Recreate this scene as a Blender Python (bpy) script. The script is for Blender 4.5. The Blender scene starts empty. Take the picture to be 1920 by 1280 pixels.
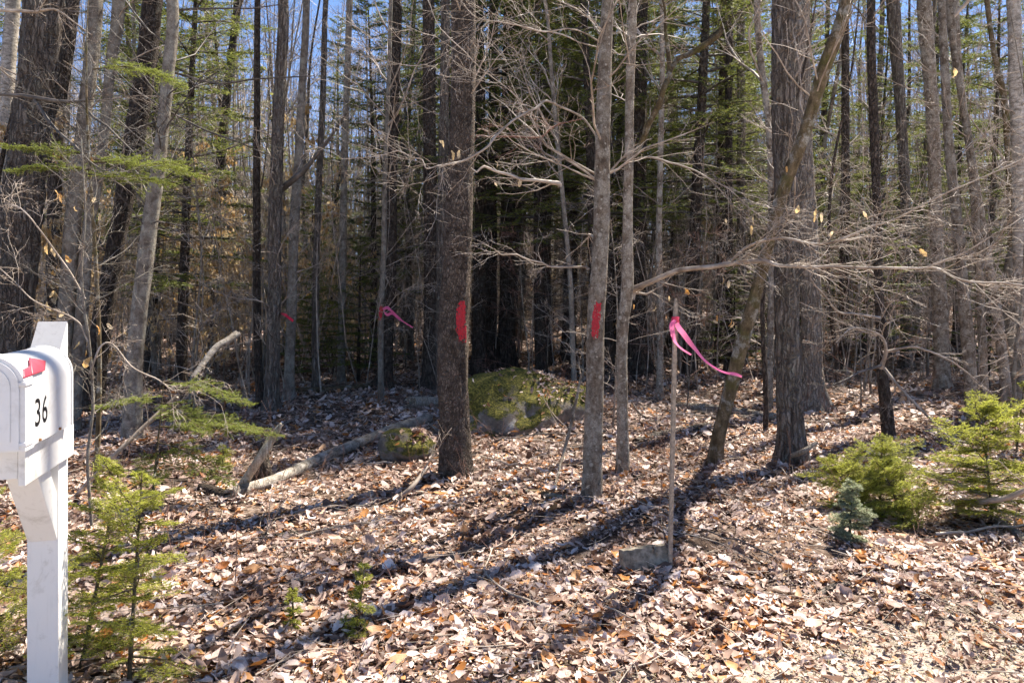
import bpy, math
import numpy as np
from mathutils import Vector, Matrix

# ------------------------------------------------------------------ camera, sky, sun, exposure
F = 1387.0          # focal length in pixels of the 1920 px wide photograph
CX, HZ, EYE = 960.0, 540.0, 1.60
SC = bpy.context.scene
COL = SC.collection
R = math.radians

cam_d = bpy.data.cameras.new('camera')
cam_d.sensor_width = 36.0
cam_d.lens = 36.0 * F / 1920.0
cam_d.shift_y = -(640.0 - HZ) / 1920.0
cam_d.clip_start = 0.05
cam_d.clip_end = 2000
cam = bpy.data.objects.new('camera', cam_d)
COL.objects.link(cam)
cam.location = (0, 0, EYE)
cam.rotation_euler = (R(90), 0, 0)
SC.camera = cam

SUN_AZ, SUN_EL = R(45), R(56)       # azimuth clockwise from +Y (view direction)
w = bpy.data.worlds.new('World')
SC.world = w
w.use_nodes = True
nt = w.node_tree
bg = nt.nodes['Background']
sky = nt.nodes.new('ShaderNodeTexSky')
sky.sky_type = 'NISHITA'
sky.sun_disc = False
sky.sun_elevation = SUN_EL
sky.sun_rotation = SUN_AZ
sky.air_density = 0.7
sky.dust_density = 0.0
sky.ozone_density = 3.0
sky.altitude = 3000
nt.links.new(sky.outputs[0], bg.inputs[0])
bg.inputs[1].default_value = 0.105

sun_d = bpy.data.lights.new('sun', 'SUN')
sun_d.energy = 5.0
sun_d.angle = R(0.8)
sun_d.color = (1.0, 0.92, 0.80)
sun = bpy.data.objects.new('sun', sun_d)
COL.objects.link(sun)
S = Vector((math.sin(SUN_AZ) * math.cos(SUN_EL), math.cos(SUN_AZ) * math.cos(SUN_EL), math.sin(SUN_EL)))
sun.rotation_euler = S.to_track_quat('Z', 'Y').to_euler()
sun.location = (10, 20, 30)

vs = SC.view_settings
vs.view_transform = 'Standard'
vs.look = 'None'
vs.gamma = 1.0
vs.exposure = 1.62
vs.use_curve_mapping = False
SC.render.engine = 'CYCLES'
cy = SC.cycles
cy.max_bounces = 4
cy.diffuse_bounces = 3
cy.glossy_bounces = 2
cy.transmission_bounces = 4
cy.transparent_max_bounces = 4
cy.use_adaptive_sampling = True
cy.adaptive_threshold = 0.03
cy.use_denoising = True
cy.denoiser = 'OPENIMAGEDENOISE'
cy.denoising_input_passes = 'RGB_ALBEDO_NORMAL'
cy.sample_clamp_indirect = 6.0

# ------------------------------------------------------------------ helpers
rng = np.random.default_rng(11)


def P(x, y, Y):
    """pixel of the photograph at depth Y -> world point"""
    return np.array([(x - CX) / F * Y, Y, EYE - (y - HZ) / F * Y])


def norm(v):
    return v / (np.linalg.norm(v, axis=-1, keepdims=True) + 1e-12)


_hp = np.random.default_rng(3).uniform(0, 6.28, 12)


def hgt(x, y):
    """height of the forest floor"""
    x = np.asarray(x, float); y = np.asarray(y, float)
    z = 0.045 * np.sin(0.9 * x + _hp[0]) * np.cos(0.75 * y + _hp[1])
    z = z + 0.030 * np.sin(1.9 * x + 1.3 * y + _hp[2]) + 0.018 * np.sin(3.3 * x - 2.7 * y + _hp[3])
    z = z + 0.012 * np.sin(6.1 * x + 4.3 * y + _hp[4]) * np.sin(5.2 * y - 2.2 * x + _hp[5])
    z = z + 0.016 * np.sin(11.3 * x + 3.1 * np.sin(4.7 * y)) * np.sin(9.1 * y + 2.3 * np.sin(6.3 * x)) + 0.012 * np.sin(17 * x - 8 * y) * np.sin(13 * y + 5 * x)
    fade = np.clip((y - 2.6) / 2.0, 0.15, 1)
    z = z * fade
    z = z + 0.36 * np.exp(-(((x - 0.75) / 0.85) ** 2 + ((y - 8.5) / 1.0) ** 2))
    z = z + 0.20 * np.exp(-(((x - 1.9) / 0.9) ** 2 + ((y - 12.8) / 1.2) ** 2))
    z = z + np.clip(y - 9, 0, 12) * 0.045 * np.clip((x - 0.3) / 3.0, 0, 1)
    z = z + np.clip(y - 13, 0, 60) * 0.016
    z = z + np.clip(np.hypot(x, y) - 70, 0, 400) * 0.02
    return z


def depth_for(x, ybase):
    """depth at which the ground shows at pixel (x, ybase)"""
    Y = F * EYE / (ybase - HZ)
    for _ in range(30):
        Y = 0.5 * Y + 0.5 * F * (EYE - float(hgt((x - CX) / F * Y, Y))) / (ybase - HZ)
    return Y


class Acc:
    def __init__(self):
        self.v = []; self.f = {3: [], 4: []}; self.n = 0

    def add(self, v, f):
        v = np.asarray(v, float).reshape(-1, 3); f = np.asarray(f, np.int64)
        self.v.append(v); self.f[f.shape[1]].append(f + self.n); self.n += len(v)

    def mesh(self, name, mat=None, origin=(0, 0, 0), smooth=True):
        me = bpy.data.meshes.new(name)
        v = np.concatenate(self.v) - np.asarray(origin, float)
        loops = []; starts = []; o = 0
        for k in (3, 4):
            if self.f[k]:
                f = np.concatenate(self.f[k])
                loops.append(f.ravel()); starts.append(o + np.arange(len(f)) * k); o += f.size
        loops = np.concatenate(loops); starts = np.concatenate(starts)
        me.vertices.add(len(v)); me.vertices.foreach_set('co', v.astype(np.float32).ravel())
        me.loops.add(len(loops)); me.loops.foreach_set('vertex_index', loops.astype(np.int32))
        me.polygons.add(len(starts)); me.polygons.foreach_set('loop_start', starts.astype(np.int32))
        me.polygons.foreach_set('use_smooth', np.full(len(starts), smooth, dtype=bool))
        me.update(calc_edges=True)
        if mat: me.materials.append(mat)
        return me


def link(name, me, parent=None):
    o = bpy.data.objects.new(name, me)
    COL.objects.link(o)
    if parent is not None: o.parent = parent
    return o


def tag(o, label=None, cat=None, group=None, kind=None):
    if label: o['label'] = label
    if cat: o['category'] = cat
    if group: o['group'] = group
    if kind: o['kind'] = kind
    return o


def thing(name, label, cat, loc=(0, 0, 0), group=None, rotz=0.0):
    o = bpy.data.objects.new(name, None)
    o.empty_display_size = 0.1
    COL.objects.link(o)
    o.location = tuple(float(c) for c in loc)
    o.rotation_euler = (0, 0, rotz)
    return tag(o, label, cat, group)


def copy_tree(o, parent=None):
    c = o.copy(); COL.objects.link(c); c.parent = parent
    for ch in o.children: copy_tree(ch, c)
    return c


def tubes(pts, rad, sides):
    """pts (N,K,3), rad (N,K) -> verts, quads"""
    N, K, _ = pts.shape
    t = np.empty_like(pts)
    t[:, 1:-1] = pts[:, 2:] - pts[:, :-2]; t[:, 0] = pts[:, 1] - pts[:, 0]; t[:, -1] = pts[:, -1] - pts[:, -2]
    t = norm(t)
    d = norm(pts[:, -1] - pts[:, 0])
    ref = np.where(np.abs(d[:, 2:3]) > 0.8, np.array([[1.0, 0.13, 0]]), np.array([[0.07, 0.1, 1.0]]))[:, None, :]
    a = norm(np.cross(t, np.broadcast_to(ref, t.shape))); b = np.cross(t, a)
    th = np.arange(sides) / sides * 2 * np.pi
    v = pts[:, :, None, :] + rad[:, :, None, None] * (a[:, :, None, :] * np.cos(th)[None, None, :, None] + b[:, :, None, :] * np.sin(th)[None, None, :, None])
    idx = np.arange(N * K * sides).reshape(N, K, sides)
    nx = np.roll(idx, -1, axis=2)
    f = np.stack([idx[:, :-1], nx[:, :-1], nx[:, 1:], idx[:, 1:]], -1).reshape(-1, 4)
    return v.reshape(-1, 3), f


def grow(s, d, L, K, wander, up, g=rng):
    N = len(s); pts = np.empty((N, K, 3)); pts[:, 0] = s; d = norm(d); step = (L / (K - 1))[:, None]
    upv = np.array([0, 0, 1.0]) * up
    for k in range(1, K):
        pts[:, k] = pts[:, k - 1] + d * step
        d = norm(d + g.normal(0, wander, (N, 3)) + upv)
    return pts


def spawn(pts, rad, M, t0, t1, ang, flat=0.0, g=rng):
    N, K, _ = pts.shape
    t = g.uniform(t0, t1, (N, M)); tt = t * (K - 1)
    i = np.clip(tt.astype(int), 0, K - 2); f = (tt - i)[..., None]; n = np.arange(N)[:, None]
    b = pts[n, i] * (1 - f) + pts[n, i + 1] * f
    tan = norm(pts[n, i + 1] - pts[n, i])
    r = rad[n, i] * (1 - f[..., 0]) + rad[n, i + 1] * f[..., 0]
    v = g.normal(size=b.shape); v[..., 2] *= (1 - flat)
    v = v - (v * tan).sum(-1, keepdims=True) * tan; v = norm(v)
    a = g.uniform(ang[0], ang[1], (N, M, 1))
    d = tan * np.cos(a) + v * np.sin(a)
    return b.reshape(-1, 3), d.reshape(-1, 3), r.ravel(), t.ravel()


def blades(a, b, w, g=rng):
    """one hair-thin triangle per twig, for twigs finer than a pixel"""
    d = norm(b - a); s = norm(np.cross(d, g.normal(size=d.shape))) * np.asarray(w).reshape(-1, 1)
    return np.stack([a - s, a + s, b], 1).reshape(-1, 3), np.arange(len(a) * 3).reshape(-1, 3)


def taper(N, K, r0, r1):
    return r0[:, None] + (r1 - r0)[:, None] * np.linspace(0, 1, K)[None, :]


def spline(pts, n):
    """Catmull-Rom resample of (k, c) points to n rows"""
    p = np.asarray(pts, float); k = len(p)
    if k == 2: return p[0] + (p[1] - p[0]) * np.linspace(0, 1, n)[:, None]
    q = np.vstack([2 * p[0] - p[1], p, 2 * p[-1] - p[-2]])
    u = np.linspace(0, k - 1 - 1e-9, n); i = u.astype(int); f = (u - i)[:, None]
    a, b, c, d = q[i], q[i + 1], q[i + 2], q[i + 3]
    return 0.5 * (2 * b + (c - a) * f + (2 * a - 5 * b + 4 * c - d) * f ** 2 + (3 * b - a - 3 * c + d) * f ** 3)


def vnoise(u, v, nu, nv, g):
    """smooth value noise, periodic in u (0..1), v in grid rows"""
    G = g.uniform(-1, 1, (nv + 3, nu))
    x = (u % 1) * nu; i = x.astype(int) % nu; fx = x - np.floor(x)
    y = np.clip(v, 0, nv); j = y.astype(int); fy = y - j
    fx = fx * fx * (3 - 2 * fx); fy = fy * fy * (3 - 2 * fy); i2 = (i + 1) % nu
    return (G[j, i] * (1 - fx) + G[j, i2] * fx) * (1 - fy) + (G[j + 1, i] * (1 - fx) + G[j + 1, i2] * fx) * fy


def box(acc, x0, x1, y0, y1, z0, z1):
    v = np.array([[x, y, z] for z in (z0, z1) for y in (y0, y1) for x in (x0, x1)], float)
    acc.add(v, [[0, 2, 3, 1], [4, 5, 7, 6], [0, 1, 5, 4], [2, 6, 7, 3], [0, 4, 6, 2], [1, 3, 7, 5]])


def bevel(o, width=0.004, seg=2):
    m = o.modifiers.new('bevel', 'BEVEL'); m.width = width; m.segments = seg; m.limit_method = 'ANGLE'; m.angle_limit = R(40)
    return o


# ------------------------------------------------------------------ materials
def new_mat(name, rough=0.8, spec=0.3):
    m = bpy.data.materials.new(name); m.use_nodes = True
    t = m.node_tree; b = t.nodes['Principled BSDF']
    b.inputs['Roughness'].default_value = rough
    b.inputs['Specular IOR Level'].default_value = spec
    return m, t, b


def nd(t, typ, **kw):
    n = t.nodes.new(typ)
    for k, v in kw.items():
        if k.startswith('i_'):
            key = k[2:]
            n.inputs[int(key) if key.isdigit() else key.replace('_', ' ')].default_value = v
        else: setattr(n, k, v)
    return n


def ramp(t, stops, fac, mode='LINEAR'):
    n = t.nodes.new('ShaderNodeValToRGB'); e = n.color_ramp.elements; n.color_ramp.interpolation = mode
    while len(e) < len(stops): e.new(0.5)
    for q, (p, c) in zip(e, stops):
        q.position = p
        q.color = (c, c, c, 1) if isinstance(c, (int, float)) else (*c, 1)
    t.links.new(fac, n.inputs[0]); return n.outputs[0]


def mix(t, fac, a, b):
    n = t.nodes.new('ShaderNodeMix'); n.data_type = 'RGBA'
    for s, v in ((n.inputs[0], fac), (n.inputs[6], a), (n.inputs[7], b)):
        if isinstance(v, (int, float)): s.default_value = v
        elif isinstance(v, tuple): s.default_value = (*v, 1)
        else: t.links.new(v, s)
    return n.outputs[2]


def coords(t, scale=(1, 1, 1), which='Object'):
    c = nd(t, 'ShaderNodeTexCoord'); m = nd(t, 'ShaderNodeMapping'); m.inputs['Scale'].default_value = scale
    t.links.new(c.outputs[which], m.inputs[0]); return m.outputs[0]


def noise(t, vec, scale, detail=4, rough=0.6, dist=0.0):
    n = nd(t, 'ShaderNodeTexNoise', i_Scale=scale, i_Detail=detail, i_Roughness=rough, i_Distortion=dist)
    t.links.new(vec, n.inputs['Vector']); return n.outputs['Fac']


def bump(t, b, h, strength, dist=0.01):
    n = nd(t, 'ShaderNodeBump', i_Strength=strength, i_Distance=dist)
    t.links.new(h, n.inputs['Height']); t.links.new(n.outputs[0], b.inputs['Normal'])


def bark(name, dark, mid, light, lichen=(0.42, 0.42, 0.38), lich=0.62, ridge=26, stretch=0.12, bstr=0.9, moss=None, blotch=3.0, crack=None, spots=False):
    m, t, b = new_mat(name, 0.9, 0.15)
    c = coords(t); cs = coords(t, (1, 1, stretch))
    oi = nd(t, 'ShaderNodeObjectInfo')
    n1 = noise(t, cs, ridge, 6, 0.65, 0.4)
    n2 = noise(t, c, blotch, 5, 0.6, 0.3)
    n3 = noise(t, c, 11, 6, 0.7)
    n4 = noise(t, c, 95, 4, 0.7)
    col = ramp(t, [(0.36, dark), (0.5, mid), (0.64, light)], n1)
    col = mix(t, ramp(t, [(0.30, 0.0), (0.72, 0.65)], n2), col, mix(t, 0.45, dark, mid))
    lm = nd(t, 'ShaderNodeMath', operation='MULTIPLY_ADD', i_1=0.5); t.links.new(n2, lm.inputs[0]); t.links.new(n3, lm.inputs[2])
    col = mix(t, ramp(t, [(lich + 0.06, 0.0), (lich + 0.26, 0.8)], lm.outputs[0]), col, lichen)
    if moss:
        n5 = noise(t, c, 4.5, 5, 0.65, 0.2)
        col = mix(t, ramp(t, [(0.52, 0.0), (0.66, 0.8)], n5), col, moss)
    col = mix(t, ramp(t, [(0.38, 0.55), (0.56, 0.0)], n4), col, dark)
    hgt_n = n1
    if spots:       # round pale lichen patches and dark scars
        for sc, rad, colr, seedv in ((13, 0.24, lichen, 0.0), (9, 0.20, dark, 7.3), (30, 0.26, lichen, 3.1)):
            ms = nd(t, 'ShaderNodeMapping'); ms.inputs['Location'].default_value = (seedv, seedv, seedv); ms.inputs['Scale'].default_value = (1, 1, 1.0 if colr == lichen else 1.8); t.links.new(c, ms.inputs[0])
            vs_ = nd(t, 'ShaderNodeTexVoronoi', i_Scale=float(sc)); t.links.new(ms.outputs[0], vs_.inputs['Vector'])
            sp = nd(t, 'ShaderNodeSeparateColor'); t.links.new(vs_.outputs['Color'], sp.inputs[0])
            gate = ramp(t, [(0.52, 0.0), (0.6, 0.85)], sp.outputs[0]); nn = nd(t, 'ShaderNodeMath', operation='MULTIPLY_ADD', i_1=0.35); t.links.new(n3, nn.inputs[0]); t.links.new(vs_.outputs['Distance'], nn.inputs[2])
            ms2 = nd(t, 'ShaderNodeMath', operation='MULTIPLY'); t.links.new(ramp(t, [(rad + 0.08, 1.0), (rad + 0.20, 0.0)], nn.outputs[0]), ms2.inputs[0]); t.links.new(gate, ms2.inputs[1])
            col = mix(t, ms2.outputs[0], col, colr)
    if crack:
        nz = nd(t, 'ShaderNodeTexNoise', i_Scale=9.0, i_Detail=3.0); t.links.new(c, nz.inputs['Vector'])
        vm = nd(t, 'ShaderNodeVectorMath', operation='MULTIPLY_ADD'); vm.inputs[1].default_value = (0.10, 0.10, 0.10)
        t.links.new(nz.outputs['Color'], vm.inputs[0]); t.links.new(c, vm.inputs[2])
        mp = nd(t, 'ShaderNodeMapping'); mp.inputs['Scale'].default_value = (1, 1, crack[1]); t.links.new(vm.outputs[0], mp.inputs[0])
        vo = nd(t, 'ShaderNodeTexVoronoi', feature='DISTANCE_TO_EDGE', i_Scale=crack[0]); t.links.new(mp.outputs[0], vo.inputs['Vector'])
        ck = ramp(t, [(0.02, 0.0), (crack[2], 1.0)], vo.outputs['Distance'])
        col = mix(t, ck, mix(t, 0.45, col, dark), col)
        hm = nd(t, 'ShaderNodeMath', operation='MULTIPLY_ADD', i_1=0.6); t.links.new(n1, hm.inputs[0]); t.links.new(ck, hm.inputs[2]); hgt_n = hm.outputs[0]
    v = nd(t, 'ShaderNodeHueSaturation'); t.links.new(col, v.inputs['Color'])
    mr = nd(t, 'ShaderNodeMapRange', i_3=0.75, i_4=1.25); t.links.new(oi.outputs['Random'], mr.inputs[0]); t.links.new(mr.outputs[0], v.inputs['Value'])
    t.links.new(v.outputs[0], b.inputs['Base Color'])
    a = nd(t, 'ShaderNodeMath', operation='MULTIPLY_ADD', i_1=0.35); t.links.new(n4, a.inputs[0]); t.links.new(hgt_n, a.inputs[2])
    bump(t, b, a.outputs[0], bstr, 0.035)
    return m


M = {}
M['rough'] = bark('rough_grey_bark', (0.075, 0.058, 0.045), (0.21, 0.172, 0.140), (0.38, 0.33, 0.28), lichen=(0.30, 0.28, 0.22), lich=0.68, ridge=34, stretch=0.10, crack=(26, 0.16, 0.16))
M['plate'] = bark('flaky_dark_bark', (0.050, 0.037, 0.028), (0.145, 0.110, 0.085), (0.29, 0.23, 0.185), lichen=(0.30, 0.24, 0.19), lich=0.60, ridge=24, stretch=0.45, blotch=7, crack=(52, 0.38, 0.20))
M['maple'] = bark('grey_maple_bark', (0.075, 0.055, 0.038), (0.19, 0.148, 0.108), (0.32, 0.26, 0.195), lichen=(0.42, 0.38, 0.31), lich=0.62, ridge=20, stretch=0.5, bstr=0.6, blotch=9, spots=True)
M['smooth'] = bark('smooth_grey_bark', (0.085, 0.068, 0.052), (0.20, 0.168, 0.135), (0.34, 0.295, 0.24), lichen=(0.34, 0.32, 0.26), lich=0.64, ridge=14, stretch=0.7, bstr=0.4, blotch=6)
M['mossy'] = bark('mossy_brown_bark', (0.05, 0.036, 0.020), (0.13, 0.098, 0.055), (0.22, 0.165, 0.105), lich=0.70, ridge=20, stretch=0.5, bstr=0.5, moss=(0.085, 0.080, 0.022))
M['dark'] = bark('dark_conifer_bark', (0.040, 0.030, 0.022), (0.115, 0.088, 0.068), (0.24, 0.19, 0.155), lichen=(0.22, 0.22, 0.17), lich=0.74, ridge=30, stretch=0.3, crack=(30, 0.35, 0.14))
M['birch'] = bark('pale_birch_bark', (0.13, 0.11, 0.085), (0.44, 0.39, 0.33), (0.62, 0.57, 0.50), lichen=(0.06, 0.048, 0.038), lich=0.70, ridge=12, stretch=2.2, bstr=0.3, blotch=3)
M['rough_lit'] = bark('lit_ridged_bark', (0.12, 0.095, 0.072), (0.30, 0.25, 0.20), (0.48, 0.42, 0.35), lichen=(0.40, 0.37, 0.30), lich=0.68, ridge=34, stretch=0.10, crack=(26, 0.16, 0.16))  # rough bark lightened: the sunlight on its trunk is put into the colour
M['wood'] = bark('split_pale_wood', (0.18, 0.14, 0.10), (0.46, 0.39, 0.30), (0.66, 0.58, 0.48), lich=0.8, ridge=60, stretch=0.06, bstr=0.5)


def twig_mat(name, c1, c2, c3):
    m, t, b = new_mat(name, 0.6, 0.35)
    n = noise(t, coords(t), 7, 3, 0.6)
    t.links.new(ramp(t, [(0.3, c1), (0.5, c2), (0.7, c3)], n), b.inputs['Base Color'])
    return m


M['twig'] = twig_mat('grey_twigs', (0.16, 0.12, 0.088), (0.32, 0.255, 0.195), (0.50, 0.425, 0.35))
M['twig_pale'] = twig_mat('pale_twigs', (0.17, 0.13, 0.095), (0.31, 0.25, 0.195), (0.47, 0.40, 0.33))
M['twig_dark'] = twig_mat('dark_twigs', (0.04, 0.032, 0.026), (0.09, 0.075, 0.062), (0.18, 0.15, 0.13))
M['twig_red'] = twig_mat('reddish_twigs', (0.10, 0.05, 0.035), (0.19, 0.095, 0.065), (0.27, 0.16, 0.11))


def leaf_mat(name, stops, source, trans=0.35, rough=0.55, patch=False):
    m, t, b = new_mat(name, rough, 0.35)
    if source == 'island': rnd = nd(t, 'ShaderNodeNewGeometry').outputs['Random Per Island']
    else: rnd = nd(t, 'ShaderNodeObjectInfo').outputs['Random']
    col = ramp(t, stops, rnd)
    n = noise(t, coords(t), 35, 4, 0.6)
    hv = nd(t, 'ShaderNodeHueSaturation'); t.links.new(col, hv.inputs['Color'])
    mr = nd(t, 'ShaderNodeMapRange', i_3=0.62, i_4=1.38); t.links.new(n, mr.inputs[0]); t.links.new(mr.outputs[0], hv.inputs['Value'])
    if patch:
        pnz = noise(t, coords(t), 1.1, 4, 0.65, 0.5)
        damp = nd(t, 'ShaderNodeMix'); damp.data_type = 'RGBA'; damp.blend_type = 'MULTIPLY'
        t.links.new(ramp(t, [(0.38, 0.75), (0.54, 0.0)], pnz), damp.inputs[0]); t.links.new(hv.outputs[0], damp.inputs[6]); damp.inputs[7].default_value = (0.52, 0.42, 0.36, 1); colo = damp.outputs[2]
    else: colo = hv.outputs[0]
    t.links.new(colo, b.inputs['Base Color'])
    tr = nd(t, 'ShaderNodeBsdfTranslucent'); t.links.new(colo, tr.inputs[0])
    mx = nd(t, 'ShaderNodeMixShader', i_0=trans)
    t.links.new(b.outputs[0], mx.inputs[1]); t.links.new(tr.outputs[0], mx.inputs[2])
    t.links.new(mx.outputs[0], t.nodes['Material Output'].inputs[0])
    bump(t, b, n, 0.3, 0.004)
    return m


LITTER = [(0.0, (0.12, 0.068, 0.047)), (0.14, (0.27, 0.170, 0.125)), (0.32, (0.47, 0.335, 0.27)), (0.52, (0.65, 0.505, 0.43)),
          (0.80, (0.82, 0.705, 0.645)), (0.87, (0.56, 0.34, 0.185)), (0.94, (0.47, 0.20, 0.05)), (1.0, (0.34, 0.115, 0.025))]
M['litter'] = leaf_mat('dry_leaf_litter', LITTER, 'island', 0.22, patch=True)
M['leaf'] = leaf_mat('dry_leaf', LITTER, 'object', 0.22)
BEECH = [(0.0, (0.42, 0.25, 0.09)), (0.5, (0.56, 0.40, 0.20)), (1.0, (0.66, 0.53, 0.34))]
M['beech'] = leaf_mat('tan_beech_leaves', BEECH, 'island', 0.45)
M['beech_one'] = leaf_mat('tan_beech_leaf', [(0, (0.60, 0.30, 0.08)), (0.5, (0.66, 0.47, 0.22)), (1, (0.72, 0.58, 0.38))], 'object', 0.45)
M['needle'] = leaf_mat('hemlock_needles', [(0, (0.070, 0.095, 0.020)), (0.5, (0.155, 0.180, 0.040)), (1, (0.28, 0.285, 0.080))], 'island', 0.5)
M['needle_lit'] = leaf_mat('young_fir_needles', [(0, (0.26, 0.30, 0.035)), (0.5, (0.44, 0.46, 0.065)), (1, (0.60, 0.58, 0.15))], 'island', 0.62)
M['needle_mid'] = leaf_mat('hemlock_bough_needles', [(0, (0.13, 0.17, 0.028)), (0.5, (0.22, 0.26, 0.045)), (1, (0.34, 0.36, 0.09))], 'island', 0.5)
M['needle_blue'] = leaf_mat('blue_green_needles', [(0, (0.22, 0.26, 0.14)), (0.5, (0.36, 0.40, 0.24)), (1, (0.54, 0.56, 0.38))], 'island', 0.45)


def ground_mat():
    m, t, b = new_mat('forest_floor', 0.95, 0.1)
    c = coords(t)
    n1 = noise(t, c, 22, 6, 0.75, 0.6); n2 = noise(t, c, 1.6, 4, 0.6); n3 = noise(t, c, 90, 4, 0.7)
    vo = nd(t, 'ShaderNodeTexVoronoi', i_Scale=24.0, i_Randomness=1.0); t.links.new(c, vo.inputs['Vector'])
    hs = nd(t, 'ShaderNodeSeparateColor'); t.links.new(vo.outputs['Color'], hs.inputs[0])
    leafy = ramp(t, [(0.0, (0.06, 0.04, 0.03)), (0.35, (0.15, 0.098, 0.072)), (0.7, (0.30, 0.22, 0.17)), (1.0, (0.42, 0.33, 0.27))], hs.outputs[0])
    soil = ramp(t, [(0.3, (0.03, 0.02, 0.014)), (0.7, (0.11, 0.075, 0.055))], n1)
    col = mix(t, ramp(t, [(0.4, 0.25), (0.6, 0.85)], n2), soil, leafy)
    # bare sandy shoulder along the road, near the camera and toward +x
    sx = nd(t, 'ShaderNodeSeparateXYZ'); t.links.new(c, sx.inputs[0])
    k = nd(t, 'ShaderNodeMath', operation='MULTIPLY_ADD', i_1=-0.30); t.links.new(sx.outputs[0], k.inputs[0]); t.links.new(sx.outputs[1], k.inputs[2])
    k2 = nd(t, 'ShaderNodeMath', operation='MULTIPLY_ADD', i_1=0.55); t.links.new(n2, k2.inputs[0]); t.links.new(k.outputs[0], k2.inputs[2])
    sand = ramp(t, [(0.25, (0.24, 0.19, 0.15)), (0.55, (0.46, 0.39, 0.33)), (0.8, (0.60, 0.53, 0.47))], n3)
    mk = nd(t, 'ShaderNodeMapRange', i_1=3.42, i_2=3.05, i_3=0.0, i_4=1.0); t.links.new(k2.outputs[0], mk.inputs[0])
    col = mix(t, mk.outputs[0], col, sand)
    t.links.new(col, b.inputs['Base Color'])
    bump(t, b, n1, 0.9, 0.03)
    return m


M['ground'] = ground_mat()


def rock_mat(name, moss_at):
    m, t, b = new_mat(name, 0.9, 0.2)
    c = coords(t); g = nd(t, 'ShaderNodeNewGeometry'); sx = nd(t, 'ShaderNodeSeparateXYZ'); t.links.new(g.outputs['Normal'], sx.inputs[0])
    n1 = noise(t, c, 5, 8, 0.7); n2 = noise(t, c, 3.0, 5, 0.6, 0.4); n3 = noise(t, c, 45, 5, 0.7)
    stone = ramp(t, [(0.3, (0.075, 0.058, 0.044)), (0.52, (0.19, 0.16, 0.13)), (0.68, (0.44, 0.41, 0.37))], n1)
    mossc = ramp(t, [(0.34, (0.028, 0.030, 0.008)), (0.5, (0.095, 0.090, 0.020)), (0.66, (0.27, 0.225, 0.040))], n3)
    a = nd(t, 'ShaderNodeMath', operation='MULTIPLY_ADD', i_1=0.22); t.links.new(sx.outputs[2], a.inputs[0]); t.links.new(n2, a.inputs[2])
    col = mix(t, ramp(t, [(moss_at, 0.0), (moss_at + 0.08, 1.0)], a.outputs[0]), stone, mossc)
    t.links.new(col, b.inputs['Base Color'])
    h = nd(t, 'ShaderNodeMath', operation='ADD'); t.links.new(n1, h.inputs[0]); t.links.new(n3, h.inputs[1])
    bump(t, b, h.outputs[0], 0.8, 0.03)
    return m


M['rock'] = rock_mat('mossy_rock', 0.56)


def plain(name, col, rough=0.5, spec=0.4, var=0.08, scale=30, bstr=0.1):
    m, t, b = new_mat(name, rough, spec)
    n = noise(t, coords(t), scale, 5, 0.65)
    lo = tuple(max(0, c * (1 - var * 2)) for c in col); hi = tuple(min(1, c * (1 + var)) for c in col)
    t.links.new(ramp(t, [(0.35, lo), (0.65, hi)], n), b.inputs['Base Color'])
    bump(t, b, n, bstr, 0.003)
    return m


def white_paint(name, base, dirt, rough, dscale):
    m, t, b = new_mat(name, rough, 0.45)
    c = coords(t)
    n = noise(t, c, dscale, 7, 0.72, 0.5); n2 = noise(t, coords(t, (1, 1, 0.15)), 40, 4, 0.6)
    col = mix(t, ramp(t, [(0.54, 0.0), (0.76, 0.8)], n), base, dirt)
    col = mix(t, ramp(t, [(0.55, 0.0), (0.85, 0.25)], n2), col, dirt)
    t.links.new(col, b.inputs['Base Color'])
    bump(t, b, n2, 0.12, 0.003)
    return m


M['paint'] = white_paint('white_painted_wood', (0.69, 0.67, 0.635), (0.30, 0.265, 0.21), 0.55, 7)
M['plastic'] = white_paint('white_moulded_plastic', (0.68, 0.67, 0.655), (0.42, 0.40, 0.365), 0.36, 6)
M['weathered'] = white_paint('weathered_post_cap', (0.40, 0.39, 0.385), (0.16, 0.15, 0.145), 0.75, 26)
M['black'] = plain('black_vinyl', (0.012, 0.012, 0.014), 0.4)
M['flag'] = plain('faded_red_plastic', (0.42, 0.055, 0.085), 0.45, var=0.1)
M['blaze'] = plain('red_blaze_paint', (0.42, 0.006, 0.018), 0.55, var=0.22, scale=60, bstr=0.6)
M['rust'] = plain('rusty_screw', (0.25, 0.13, 0.06), 0.8)
M['concrete'] = plain('weathered_concrete', (0.25, 0.215, 0.165), 0.92, 0.15, var=0.3, scale=25, bstr=0.5)
M['stake'] = plain('weathered_lath', (0.33, 0.27, 0.205), 0.85, 0.15, var=0.2, scale=50, bstr=0.4)
M['grass'] = leaf_mat('dry_grass', [(0, (0.34, 0.26, 0.14)), (0.7, (0.52, 0.43, 0.27)), (1, (0.30, 0.30, 0.10))], 'island', 0.3)
M['pebble'] = leaf_mat('pebbles', [(0, (0.10, 0.095, 0.09)), (0.5, (0.28, 0.25, 0.22)), (1, (0.52, 0.49, 0.45))], 'island', 0.0, 0.85)


def tape_mat():
    m, t, b = new_mat('pink_flagging_tape', 0.28, 0.5)
    b.inputs['Base Color'].default_value = (0.90, 0.17, 0.38, 1)
    tr = nd(t, 'ShaderNodeBsdfTranslucent'); tr.inputs[0].default_value = (0.95, 0.28, 0.48, 1)
    mx = nd(t, 'ShaderNodeMixShader', i_0=0.4)
    t.links.new(b.outputs[0], mx.inputs[1]); t.links.new(tr.outputs[0], mx.inputs[2])
    t.links.new(mx.outputs[0], t.nodes['Material Output'].inputs[0])
    return m


M['tape'] = tape_mat()
M['tape_red'] = plain('red_flagging_tape', (0.62, 0.03, 0.08), 0.35)


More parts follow.
